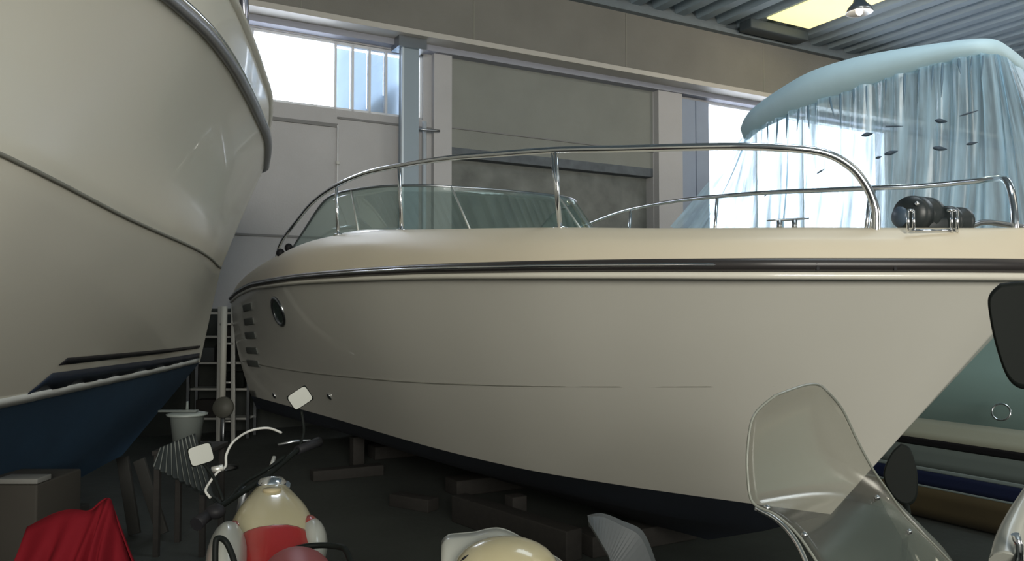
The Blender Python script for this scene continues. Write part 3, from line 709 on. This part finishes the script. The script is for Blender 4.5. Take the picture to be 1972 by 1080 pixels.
def tankloft(st, n=28, pw=.8):
    rows = []
    for f, wd, zt, zb in st:
        zc = (zt + zb) / 2; hz = (zt - zb) / 2; row = []
        for j in range(n):
            a = 2 * math.pi * j / n; ca, sa = math.cos(a), math.sin(a)
            row.append(BK(f, wd * math.copysign(abs(ca) ** pw, ca), zc + hz * math.copysign(abs(sa) ** pw, sa)))
        rows.append(row)
    return rows
def smst(st, k=5): return [tuple(p) for p in [list(v) for v in spline4(st, k)]]
def spline4(st, k):
    out = []
    for i in range(len(st) - 1):
        p0 = st[max(i - 1, 0)]; p1 = st[i]; p2 = st[i + 1]; p3 = st[min(i + 2, len(st) - 1)]
        for j in range(k):
            t = j / k; out.append([.5 * (2 * b + (c - a) * t + (2 * a - 5 * b + 4 * c - d) * t * t + (3 * b - a - 3 * c + d) * t ** 3) for a, b, c, d in zip(p0, p1, p2, p3)])
    out.append(list(st[-1])); return out
TK = [(.40, .035, .965, .86), (.36, .062, .968, .80), (.26, .100, .965, .74), (.14, .136, .955, .70), (.02, .148, .935, .68), (-.10, .145, .905, .66)]
g = G(); g.rings(tankloft(spline4(TK, 5))); g.build('fuel_tank', CREAM, mb, label='cream front part of the tank')
g = G(); g.rings(tankloft(spline4([(-.085, .1455, .9095, .66), (-.12, .146, .902, .65), (-.22, .13, .87, .66), (-.32, .10, .83, .66)], 5))); g.build('tank_band', REDP, mb, label='red rear part of the tank')
g = G(); g.lathe(BK(.33, 0, .945), [(.05, 0), (.055, .018), (.04, .034), (.012, .04), (0, .04)], UP, 26); g.build('filler_cap', CHROME, mb)
g = G(); g.lathe(BK(.20, 0, .955), [(.032, 0), (.032, .012), (0, .014)], (0, 0, 1), 22); g.build('tank_badge', mat('worn_tan_badge', (.33, .28, .17), .5), mb)
for sd, rz_ in ((-1, 0), (1, 0)):
    g = G(); g.ell(BK(-.18 if sd < 0 else -.04, sd * (.137 if sd < 0 else .128), .83 if sd < 0 else .83), (.062 if sd < 0 else .048, .21 if sd < 0 else .15, .115 if sd < 0 else .075), (bl, bf, UP)); sp = g.build('side_panel', WHITEP, mb)
    g = G(); g.ell(BK(.0, sd * .122, .872), (.03, .085, .035), (bl, bf, UP)); g.build('red_flash', REDP, sp)
g = G(); g.rings([[BK(f, .055 + wd * math.cos(a), zc + hz * math.sin(a)) for a in [2 * math.pi * k / 24 for k in range(24)]] for f, wd, zc, hz in spline4([(-.40, .03, .87, .03), (-.43, .07, .875, .055), (-.52, .095, .88, .065), (-.75, .11, .88, .07), (-.90, .09, .885, .06), (-.94, .03, .89, .03)], 4)]); g.build('seat', mat('pinkish_red_vinyl', (.25, .04, .045), .4, noise=.3, nscale=3), mb)
g = G(); g.tube([P(540, 1120, 2.30), P(550, 1072, 2.36), P(572, 1056, 2.40), P(612, 1050, 2.42), P(650, 1052, 2.40), P(668, 1062, 2.36), P(684, 1110, 2.28)], .009, 10, smooth=8); g.build('grab_rail', BLACKP, mb)
g = G(); g.tube([P(415, 1130, 2.14), P(415, 1050, 2.16), P(421, 1036, 2.17), P(437, 1046, 2.18), P(452, 1086, 2.16), P(454, 1130, 2.14)], .008, 10, smooth=8); g.build('crash_bar', BLACKP, mb)
# steered handlebar with grips, levers, mirrors
hl = P(385, 1004, 2.75); hr = P(608, 853, 3.42); st = P(512, 922, 3.08)
g = G(); g.tube([hl, P(425, 975, 2.86), P(470, 945, 3.0), st + UP * .01, P(545, 890, 3.2), P(575, 866, 3.32), hr], .011, 10, smooth=6); hb = g.build('handlebar', BLACKP, mb)
g = G(); d = (P(425, 972, 2.86) - hl).normalized(); g.tube([hl - d * .02, hl + d * .02, hl + d * .10], [.024, .021, .019], 12); g.build('grip', RUBBER, hb)
g = G(); d = (P(575, 866, 3.32) - hr).normalized(); g.tube([hr - d * .02, hr + d * .02, hr + d * .12], [.022, .019, .018], 12); g.build('grip', RUBBER, hb)
g = G(); g.ell(P(415, 985, 2.8), (.035, .03, .025)); g.build('switch_block', RUBBER, hb)
g = G(); g.tube([P(438, 965, 2.9), P(470, 930, 3.05), P(512, 905, 3.12), P(548, 878, 3.2)], .007, 8, smooth=4); g.build('clutch_lever', BLACKP, hb)
g = G(); g.tube([P(535, 857, 3.35), P(565, 850, 3.38), P(598, 848, 3.4)], .006, 8); g.build('brake_lever', DARKSTEEL, hb)
def mirror(ctr_px, hw, hh, rot, Y, stalk, m, parent, name='mirror', thick=.02, back=None, nrm=None):
    c = P(*ctr_px, Y); nn = (Vector((0, 0, CAMZ)) - c).normalized() if nrm is None else nrm.normalized()
    x = nn.cross(UP).normalized() * -1; y = nn.cross(x) * -1
    if y.z < 0: y = -y
    a = R(rot); X_ = x * math.cos(a) + y * math.sin(a); Y_ = y * math.cos(a) - x * math.sin(a)
    g = G(); g.box(c - nn * thick / 2, (hw * 2, hh * 2, thick), (X_, Y_, nn), min(hw, hh, thick) * .45)
    mo = g.build(name, back or BLACKP, parent)
    g = G(); rows = []
    k = 24; pts_ = []
    for i in range(k):
        a = 2 * math.pi * i / k; ca, sa = math.cos(a), math.sin(a)
        pts_.append(c + nn * .003 + X_ * hw * .93 * math.copysign(abs(ca) ** .35, ca) + Y_ * hh * .93 * math.copysign(abs(sa) ** .35, sa))
    g.add(pts_, [list(range(k))]); g.build('mirror_face', m, mo, solid=.003)
    if stalk:
        g = G(); g.tube(stalk, .006, 8, smooth=5); g.build('mirror_stalk', BLACKP, mo)
    return mo
mirror((387, 875), .042, .036, 15, 2.95, [P(392, 892, 2.96), P(412, 920, 2.94), P(430, 965, 2.9)], MIRR, mb)
mirror((578, 766), .046, .036, 33, 3.4, [P(580, 790, 3.42), P(585, 830, 3.4), P(575, 864, 3.34)], MIRR, mb)
g = G(); g.tube([P(542, 833, 3.3), P(515, 824, 3.25), P(480, 830, 3.2), P(450, 850, 3.1), P(436, 875, 3.05), P(434, 898, 3.02), P(418, 910, 2.98), P(403, 930, 2.95), P(396, 945, 2.92), P(405, 958, 2.9)], .0048, 8, smooth=8); g.build('brake_cable', CABLE, mb)
g = G(); g.tube([P(408, 905, 2.99), P(430, 900, 3.0)], .012, 8); g.build('cable_sleeve', ALU, mb)
g = G(); g.tube([BK(.42, -.01, .9), P(520, 905, 3.15), P(528, 880, 3.2)], .008, 8); g.build('clutch_cable', ALU, mb)
fw = BK(.86, 0, .31) + bl * -.10; rw = BK(-.62, 0, .31)
g1, g2, g3 = G(), G(), G(); ax1 = (bl * math.cos(R(22)) + bf * math.sin(R(22)))
wheel(g1, g2, g3, fw, .31, ax1); ft = g1.build('front_wheel', RUBBER, mb); g2.build('rim', DARKSTEEL, ft); g3.build('spokes', DARKSTEEL, ft)
g1, g2, g3 = G(), G(), G(); wheel(g1, g2, g3, rw, .31, bl); rt = g1.build('rear_wheel', RUBBER, mb); g2.build('rim', DARKSTEEL, rt); g3.build('spokes', DARKSTEEL, rt)
g = G()
for s_ in (-1, 1): g.tube([fw + ax1 * s_ * .09, st + ax1 * s_ * .08 - UP * .03], .018, 10)
g.build('front_fork', DARKSTEEL, mb)
g = G(); g.tube([st - UP * .08, BK(.3, 0, .55), BK(.15, 0, .28), BK(-.25, 0, .28), rw], .02, 10); g.tube([BK(.35, 0, .78), BK(-.3, 0, .7), BK(-.85, 0, .78)], .02, 10); g.tube([BK(-.3, 0, .7), BK(-.25, 0, .28)], .02); g.tube([rw, BK(-.6, 0, .75)], .018); g.build('frame', BLACKP, mb)
g = G(); g.box(BK(.02, 0, .42), (.24, .36, .26), (bl, bf, UP), .04); g.tube([BK(.1, 0, .5), BK(.18, 0, .68)], .085, 16); g.build('engine', DARKSTEEL, mb)
g = G(); g.tube([BK(-.1, -.12, .28), BK(-.12, -.30, .012)], .012, 8); g.build('side_stand', BLACKP, mb)

# ------------------------------------------------------------------ generic scooter body (mostly below the frame)
def scooter(o, f, label, name, body, front_z=.80, seat_z=.78):
    f = Vector((*f, 0)).normalized(); r_ = Vector((f.y, -f.x, 0)); o = Vector((*o, 0)); K = lambda a, b, z: o + f * a + r_ * b + UP * z
    t = thing(name, label, 'scooter', o)
    for nm, a in (('front_wheel', .62), ('rear_wheel', -.62)):
        g1, g2, g3 = G(), G(), G(); wheel(g1, g2, g3, K(a, 0, .22), .22, r_, .05); q = g1.build(nm, RUBBER, t); g2.build('rim', DARKSTEEL, q)
    g = G(); g.box(K(.05, 0, .26), (.5, .30, .10), (f, r_, UP), .03); g.build('footboard', GREYP, t)
    rows = []
    for q in range(9):
        z = lerp(.22, front_z, q / 8); wd = lerp(.17, .13, q / 8); rows.append([K(.36 + .14 * (1 - q / 8) - .10 * abs(b) ** 2, b * wd, z) for b in [x / 6 - 1 for x in range(13)]])
    g = G(); g.grid(rows); g.build('leg_shield', body, t, solid=.03)
    g = G(); rows = []
    for q in range(11):
        a = lerp(-.95, -.18, q / 10); wd = .15 * math.sin(math.pi * (.1 + .8 * q / 10)) ** .5; rows.append([K(a, wd * math.cos(x), .48 + (seat_z - .52) * (math.sin(x) if math.sin(x) > 0 else math.sin(x) * .9)) for x in [2 * math.pi * k / 20 for k in range(20)]])
    g.rings(rows); g.build('rear_body', body, t)
    g = G(); g.rings([[K(a, wd * math.cos(x), seat_z + .01 + .04 * math.sin(x)) for x in [2 * math.pi * k / 18 for k in range(18)]] for a, wd in ((-.88, .06), (-.8, .13), (-.5, .15), (-.25, .12), (-.18, .05))]); g.build('seat', BLACKP, t)
    g = G(); g.tube([K(.62, 0, .22), K(.42, 0, front_z)], .03, 12); g.build('steering_column', BLACKP, t)
    g = G(); g.tube([K(.12, -.02, .22), K(.10, -.24, .012)], .012, 8); g.build('side_stand', BLACKP, t)
    return t, K
# ---- scooter with the tall clear windscreen
sw, KW = scooter((1.36, 2.15), (.93, -.36), 'dark touring scooter with tall clear windscreen in the right foreground', 'scooter', GREYP, .80, .72)
Lp = [(1492, 762, 1.86), (1452, 800, 1.84), (1440, 860, 1.82), (1440, 920, 1.80), (1450, 968, 1.78), (1492, 990, 1.74), (1530, 1022, 1.70), (1560, 1062, 1.66), (1590, 1110, 1.62)]
Rp = [(1592, 752, 2.06), (1622, 788, 2.10), (1652, 850, 2.14), (1682, 905, 2.18), (1710, 945, 2.20), (1738, 985, 2.22), (1772, 1022, 2.24), (1812, 1062, 2.26), (1850, 1105, 2.28)]
Ls = spline([P(*a) for a in Lp], 5); Rs = spline([P(*a) for a in Rp], 5)
g = G(); rows = []
bdir = Vector((.55, .83, .05)).normalized()
for i, (a, b) in enumerate(zip(Ls, Rs)):
    q = i / (len(Ls) - 1); row = []
    for j in range(25):
        s_ = j / 24; p = a.lerp(b, s_); p += bdir * .09 * math.sin(math.pi * s_) ; 
        if q < .2: p += UP * .010 * math.sin(math.pi * s_) * (1 - q / .2)
        row.append(p)
    rows.append(row)
g.grid(rows); wsn = g.build('windscreen', SCREEN, sw, solid=.004, label='clear scratched tall windscreen')
g = G(); edge_ = [r[-1] for r in rows][::-1] + rows[0][::-1] + [r[0] for r in rows]; g.tube(edge_, .0032, 6); g.build('screen_edge', mat('clear_edge', (.22, .23, .20), .2), wsn)
for i in (22, 31):
    for j in (1, 20):
        c = rows[i][j]; g = G(); g.lathe(c - Vector((.5, .8, 0)).normalized() * .012, [(0, 0), (.007, 0), (.007, .008), (0, .01)], (-.5, -.8, 0), 12); g.build('screen_screw', CHROME, wsn)
g = G(); rr_ = [lerp(a, b, .2) for a, b in zip(Ls, Rs)]
g.tube([P(1455, 978, 1.86), P(1500, 1004, 1.82), P(1535, 1045, 1.78), P(1560, 1100, 1.74)], .006, 8, smooth=5); g.build('screen_trim', CHROME, wsn)
g = G(); g.tube([P(1700, 950, 2.3), P(1745, 1010, 2.32), P(1790, 1070, 2.34), P(1830, 1140, 2.3)], [.012, .03, .045, .055], 12, smooth=4); g.build('hand_guard', thin_glass('guard_perspex', (.8, .8, .76), .05, .25, (.5, .5, .45)), sw)
g = G(); g.tube([P(1620, 1140, 2.0), P(1700, 1120, 2.3)], .02, 10); g.tube([KW(.42, 0, .80), P(1660, 1135, 2.1)], .03, 10); g.build('handlebar', BLACKP, sw)
# its dark mirror
def blob_mirror(parent, outline, Y, thick, m, stalk, name='mirror'):
    pts_ = spline([P(x, y, Y) for x, y in outline] + [P(*outline[0], Y)], 5)[:-1]
    c = sum(pts_, Vector()) / len(pts_); view = (c - Vector((0, 0, CAMZ))).normalized()
    rows = []
    for sc_, dp in ((.90, -.0), (.97, .004), (1.0, .015), (.97, thick * .4), (.85, thick * .75), (.55, thick * .96), (.1, thick)):
        rows.append([c + (p - c) * sc_ + view * dp for p in pts_])
    g = G(); g.rings(rows); mo = g.build(name, m, parent)
    if stalk: g = G(); g.tube(stalk, .009, 10, smooth=5); g.build('mirror_stalk', BLACKP, mo)
    return mo
blob_mirror(sw, [(1735, 853), (1752, 862), (1764, 895), (1768, 930), (1764, 962), (1746, 974), (1722, 960), (1704, 930), (1702, 905), (1716, 872)], 2.45, .05, BLACKP, [P(1742, 965, 2.47), P(1748, 985, 2.44), P(1745, 1020, 2.4), P(1735, 1110, 2.25)])
# ---- nearest scooter, only its mirror and fairing edge reach into the frame
sn, KN = scooter((1.62, 1.02), (.9, .45), 'nearest scooter at the right edge showing one large black mirror', 'scooter', GREYP, .80, .72)
blob_mirror(sn, [(1925, 545), (1965, 541), (2010, 548), (2030, 590), (2030, 660), (2015, 720), (1990, 746), (1962, 748), (1938, 725), (1918, 670), (1905, 610), (1903, 570)], 1.45, .05, BLACKP, [P(2000, 740, 1.47), P(2015, 800, 1.48), P(2040, 900, 1.45), P(2090, 1150, 1.35)])
g = G(); g.tube([P(2000, 930, 1.5), P(1968, 990, 1.46), P(1948, 1040, 1.42), P(1942, 1090, 1.38)], [.014, .02, .024, .03], 12, smooth=5); g.tube([P(2000, 930, 1.5), P(2060, 1000, 1.55), P(2090, 1150, 1.4)], .015, 8); g.build('fairing_edge', WHITEP, sn)
g = G(); g.tube([P(1955, 1028, 1.36), P(1962, 1050, 1.36), P(1962, 1090, 1.36)], .007, 8); g.build('bright_trim', CHROME, sn)
g = G(); g.tube([KN(.42, 0, .80), P(2090, 1150, 1.35)], .03, 10); g.build('handlebar', BLACKP, sn)
# ---- white scooter in the centre foreground
wo = P(960, 1060, 2.45)
sx, KX = scooter((wo.x + .19, 2.07), (-.45, .9), 'off-white scooter whose pale cowl peeks up at the bottom centre', 'scooter', WHITEP, .72, .70)
rows = []
g = G()
prof_ = [(853, 1044), (862, 1034), (885, 1031), (915, 1028), (940, 1022), (962, 1021), (985, 1029), (1010, 1043), (1040, 1060), (1078, 1082), (1110, 1110)]
tp = spline([P(x, y, 2.45) for x, y in prof_], 4)
base_c = P(960, 1100, 2.45)
for k in range(9):
    q = k / 8; rows.append([p + Vector((0, -.16 * math.sin(q * math.pi / 2), -.30 * (1 - math.cos(q * math.pi / 2)))) + (base_c - p) * (.10 * q) * Vector((1, 0, 0)).dot(Vector((1, 0, 0))) for p in tp])
g.grid(rows); cw = g.build('headlamp_cowl', WHITEP, sx, solid=.012)
rows = [[p + Vector((0, .30 * q, -.35 * q * q)) for p in tp] for q in [k / 6 for k in range(7)]]
g = G(); g.grid(rows); g.build('cowl_back', WHITEP, cw, solid=.01)
g = G(); g.ell(P(975, 1098, 2.30), (.150, .12, .092)); g.build('headlamp_lens', CREAM, cw)
g = G(); g.tube([P(880, 1092, 2.27), P(895, 1076, 2.26), P(905, 1070, 2.26)], .006, 8); g.build('cowl_slot', RUBBER, cw)
g = G(); g.tube([KX(.42, 0, .70), base_c - UP * .06], .05, 12); g.build('head_stem', WHITEP, sx)
# grey mirror housing of the white scooter
c0 = 2.35
top_ = [(1131, 992), (1160, 988), (1200, 1003), (1238, 1023), (1262, 1078), (1268, 1110)]; bot_ = [(1133, 1003), (1155, 1040), (1172, 1070), (1180, 1100), (1200, 1140), (1225, 1160)]
g = G(); a = spline([P(x, y, c0) for x, y in top_], 5); b = spline([P(x, y, c0 - .08) for x, y in bot_], 5); ins = [p + Vector((0.01, .05, -.03)) for p in b]
mid = [p.lerp(q, .12) + Vector((0, -.02, .003)) for p, q in zip(a, b)]
back = [p + Vector((.01, .06, -.05)) for p in a]
g.grid([a, mid, b, ins, back], smooth=False); g.grid([back, a], smooth=False); 
k = len(a)
for row_i in (0, k - 1): g.add([a[row_i], mid[row_i], b[row_i], ins[row_i], back[row_i]], [(0, 1, 2, 3, 4)])
g.build('mirror_housing', GREYP, sx, label='large grey mirror housing')
g = G(); g.tube([P(1205, 1120, 2.32), P(1130, 1140, 2.36), base_c - UP * .02], .012, 10, smooth=4); g.build('mirror_stalk', BLACKP, sx)

# ------------------------------------------------------------------ left foreground and the corner behind
# red tarpaulin
rt_ = [(52, 1015), (100, 990), (135, 981), (170, 983), (192, 966), (207, 959), (217, 975), (232, 1020), (262, 1100)]
ridge = spline([P(x, y, 3.05) for x, y in rt_], 6); g = G(); rows = []
for k in range(22):
    q = k / 21; row = []
    for j, p in enumerate(ridge):
        s_ = j / (len(ridge) - 1)
        fold = .018 * math.sin(s_ * 38 + q * 2) * min(1, q * 3) + .022 * math.sin(s_ * 17 - q * 3) * min(1, q * 2)
        spread = (s_ - .5) * .25 * q
        row.append(Vector((p.x + spread + .012 * math.sin(q * 9 + s_ * 4), p.y - .10 * math.sin(q * 1.57) - .22 * q + fold * 1.6, lerp(p.z, .012, q ** 1.1) + fold * .3 * (1 - q))))
    rows.append(row)
rows2 = [[Vector((p.x, p.y + .3 * q + .1 * math.sin(q * 3), lerp(p.z, .012, q))) for p in ridge] for q in [k / 8 for k in range(9)]]
g.grid(rows); g.grid(rows2); g.build('red_tarpaulin', REDC, label='crumpled red tarpaulin draped into a peak at bottom left', cat='tarpaulin', solid=.004)
# timber support block under the left boat
t = thing('support_crate', 'brown wooden support crate under the left boat behind the red tarpaulin', 'crate', (-2.45, 4.1, 0))
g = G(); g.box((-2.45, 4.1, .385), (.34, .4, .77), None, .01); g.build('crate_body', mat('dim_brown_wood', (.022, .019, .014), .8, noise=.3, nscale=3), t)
g = G(); g.box((-2.38, 3.96, .785), (.20, .12, .025), None, .004); g.build('crate_slat', mat('pale_board', (.13, .13, .12), .7), t)
for i, (x0, y0, x1, y1, w_) in enumerate([(236, 880, 252, 948, .05), (268, 885, 296, 955, .05)]):
    a = P(x0, y0, 5.9); b = P(x1, y1, 5.9); b2 = a + (b - a) * ((a.z - .012) / (a.z - b.z)) ; b2.y -= .08
    d = (a - b2).normalized(); x = d.cross(Vector((0, 1, 0))).normalized(); y = d.cross(x)
    g = G(); g.box((a + b2) / 2, (.085, .03, (a - b2).length), (x, y, d), .004)
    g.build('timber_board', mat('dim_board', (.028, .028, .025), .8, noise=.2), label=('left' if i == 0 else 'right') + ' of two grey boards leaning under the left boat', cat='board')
# work table with striped cloth and bucket
tx = P(345, 862, 5.4); TZ = tx.z
t = thing('work_table', 'low work table under the striped cloth left of the ladder', 'table', (tx.x, tx.y, 0))
g = G(); g.box((tx.x + .04, tx.y + .1, TZ - .02), (.36, .40, .03), None, .005); g.build('tabletop', WOOD, t)
for i in (-1, 1):
    for j in (-1, 1):
        g = G(); g.box((tx.x + .04 + i * .15, tx.y + .1 + j * .17, (TZ - .035) / 2), (.035, .035, TZ - .035)); g.build('leg', WOOD, t)
CLO = mat('striped_cloth', (.3, .32, .29), .8)
nt = CLO.node_tree; tc = nt.nodes.new('ShaderNodeTexCoord'); sp_ = nt.nodes.new('ShaderNodeSeparateXYZ'); mm = nt.nodes.new('ShaderNodeMath'); mm.operation = 'MULTIPLY'; mm.inputs[1].default_value = 2 * math.pi * 10
sn_ = nt.nodes.new('ShaderNodeMath'); sn_.operation = 'SINE'; cr = nt.nodes.new('ShaderNodeValToRGB'); cr.color_ramp.elements[0].position = .45; cr.color_ramp.elements[0].color = (.015, .02, .02, 1); cr.color_ramp.elements[1].position = .6; cr.color_ramp.elements[1].color = (.17, .185, .17, 1)
nt.links.new(tc.outputs['UV'], sp_.inputs[0]); nt.links.new(sp_.outputs[0], mm.inputs[0]); nt.links.new(mm.outputs[0], sn_.inputs[0]); nt.links.new(sn_.outputs[0], cr.inputs[0]); nt.links.new(cr.outputs[0], nt.nodes['Principled BSDF'].inputs['Base Color'])
g = G(); rows = []
for k in range(26):
    q = k / 25; row = []
    for j in range(81):
        s_ = j / 80
        a = P(lerp(308, 376, s_), lerp(866, 838, s_) - 4, 5.15); b = P(lerp(288, 420, s_), lerp(908, 985, s_), 4.95)
        p = a.lerp(b, q); p.y += .018 * math.sin(s_ * 2 * math.pi * 10 + .6) * q
        if q > .82: p.y += (q - .82) * .6; p.z += .015 * math.sin((q - .82) / .18 * math.pi)
        row.append(p)
    rows.append(row)
g.grid(rows, uv=True); g.build('striped_cloth', CLO, label='black and grey striped cloth hanging from the work table', cat='cloth', solid=.004)
t = thing('bucket', 'pale plastic bucket with a wide lid standing on the work table', 'bucket', (tx.x, tx.y, TZ))
PAIL = mat('dull_pale_plastic', (.15, .17, .16), .5)
g = G(); c = Vector((tx.x + .01, tx.y + .1, TZ - .004)); g.lathe(c, [(.085, 0), (.11, .20), (.115, .205)], UP, 28); g.build('bucket_body', PAIL, t)
g = G(); g.lathe(c + UP * .206, [(.13, 0), (.135, .012), (.10, .02), (.0, .022)], UP, 28); g.build('lid', mat('pale_lid', (.26, .29, .27), .45), t)
t = thing('paint_brush', 'paint brush lying upright on the bucket lid', 'brush', c + UP * .228)
g = G(); g.tube([c + UP * .229, c + Vector((.0, 0, .30))], [.012, .008], 8); g.build('brush_handle', PAIL, t)
g = G(); g.box(c + Vector((-.06, .0, .236)), (.26, .05, .012), None, .003); g.build('stirring_stick', PAIL, label='flat stick lying across the bucket lid', cat='stick')

# ladder and rack in the gap between the boats
t = thing('ladder', 'pale aluminium ladder standing in the gap between the two boats', 'ladder', P(436, 850, 10.0))
YL = 9.9
for a, b in ((424, 420), (449, 449)):
    p0 = P(a, 590, YL + .15); p1 = P(b, 846, YL); p1.z = 0.01
    g = G(); d = (p0 - p1).normalized(); x = Vector((1, 0, 0)); g.box((p0 + p1) / 2, (.05, .03, (p0 - p1).length), (x, d.cross(x), d), .004); g.build('rail', ALU, t)
for k in range(6):
    y = 624 + k * 37.5; g = G(); g.tube([P(424, y, YL + .1), P(450, y, YL + .1)], .014, 8); g.build('rung', ALU, t)
t = thing('pale_pole', 'pale pole standing upright in front of the ladder on a round foot', 'pole', P(428, 800, 8.2))
g = G(); a = P(432, 590, 8.3); b = P(428, 772, 8.3); g.tube([a, b], .032, 12); g.build('pole_tube', mat('pale_pole_paint', (.60, .60, .54), .5), t)
c = P(430, 785, 8.25); g = G(); g.lathe(c + Vector((0, .02, 0)), [(0, 0), (.10, 0), (.11, .02), (.10, .05), (0, .06)], (0, -1, .15), 26); g.build('round_disc', mat('beige_disc', (.09, .09, .075), .6), t)
g = G(); g.tube([c, Vector((c.x, c.y + .02, .01))], .02, 10); g.lathe(Vector((c.x, c.y + .02, 0.0)), [(.15, .0), (.15, .02), (.02, .04)], UP, 22); g.build('pole_foot', DARKSTEEL, t)
t = thing('storage_rack', 'dark steel storage rack behind the ladder between the boats', 'rack', P(420, 840, 10.6))
cx = P(428, 800, 10.35).x
for s_ in (-.38, .38):
    for dy in (10.2, 10.48):
        g = G(); g.box((cx + s_, dy, .82), (.035, .035, 1.62)); g.build('upright', DARKSTEEL, t)
for z in (.25, .62, .95, 1.28, 1.58):
    g = G(); g.box((cx, 10.34, z), (.72, .25, .025)); g.build('shelf', ALU, t)
for k, (dx, z, w_, h_) in enumerate([(-.15, .2625, .3, .22), (.18, .6325, .25, .2), (-.2, .9625, .25, .18), (.15, 1.2925, .3, .15), (0, .9625, .12, .22)]):
    g = G(); g.box((cx + dx, 10.34, z + .002 + h_ / 2), (w_, .2, h_), None, .01)
    g.build('storage_box', [WOOD, BLACKP, GREYP][k % 3], label='%s box on the %s shelf of the storage rack' % (['brown wooden', 'wide black', 'wide grey', 'long brown', 'narrow black'][k], ['lowest', 'second', 'third', 'fourth', 'third'][k]), cat='box')
# timbers and a trolley in the dark below the middle boat
for i, (a, b, lab) in enumerate([((600, 905), (735, 893), 'pale-edged timber lying below the stern of the middle boat'), ((760, 948), (835, 960), 'short timber lying below the middle boat near the motorcycle')]):
    p = PZ(a[0], a[1], .1); q = PZ(b[0], b[1], .1); d = (q - p).normalized(); x = d.cross(UP).normalized()
    g = G(); g.box((p + q) / 2 - UP * .05, ((q - p).length, .14, .1), (d, x, UP), .006); g.build('timber_beam', WOOD, label=lab, cat='beam')
p = PZ(935, 985, .0)
g = G(); d = Vector((.62, -.78, 0)).normalized(); x = d.cross(UP); g.box(PZ(985, 1010, .1) , (1.3, .14, .2), (d, x, UP), .01); g.build('timber_beam', WOOD, label='long dark timber running beside the keel of the middle boat', cat='beam')
# shore props for the middle boat
for i, (u, b) in enumerate([(-2.3, .55), (-5.2, .75), (-2.3, -.55), (-5.2, -.75)]):
    g = G(); zt = interp(abs(b), [(0, .15), (.8, .37)]); c = FM(u, b, 0); g.box(c + UP * (zt / 2 - .02), (.12, .12, zt - .04), (VM, HM, UP), .005); g.build('boat_prop', WOOD, label='short timber prop under the bilge of the middle motor boat', cat='prop', group='props under the middle motor boat')
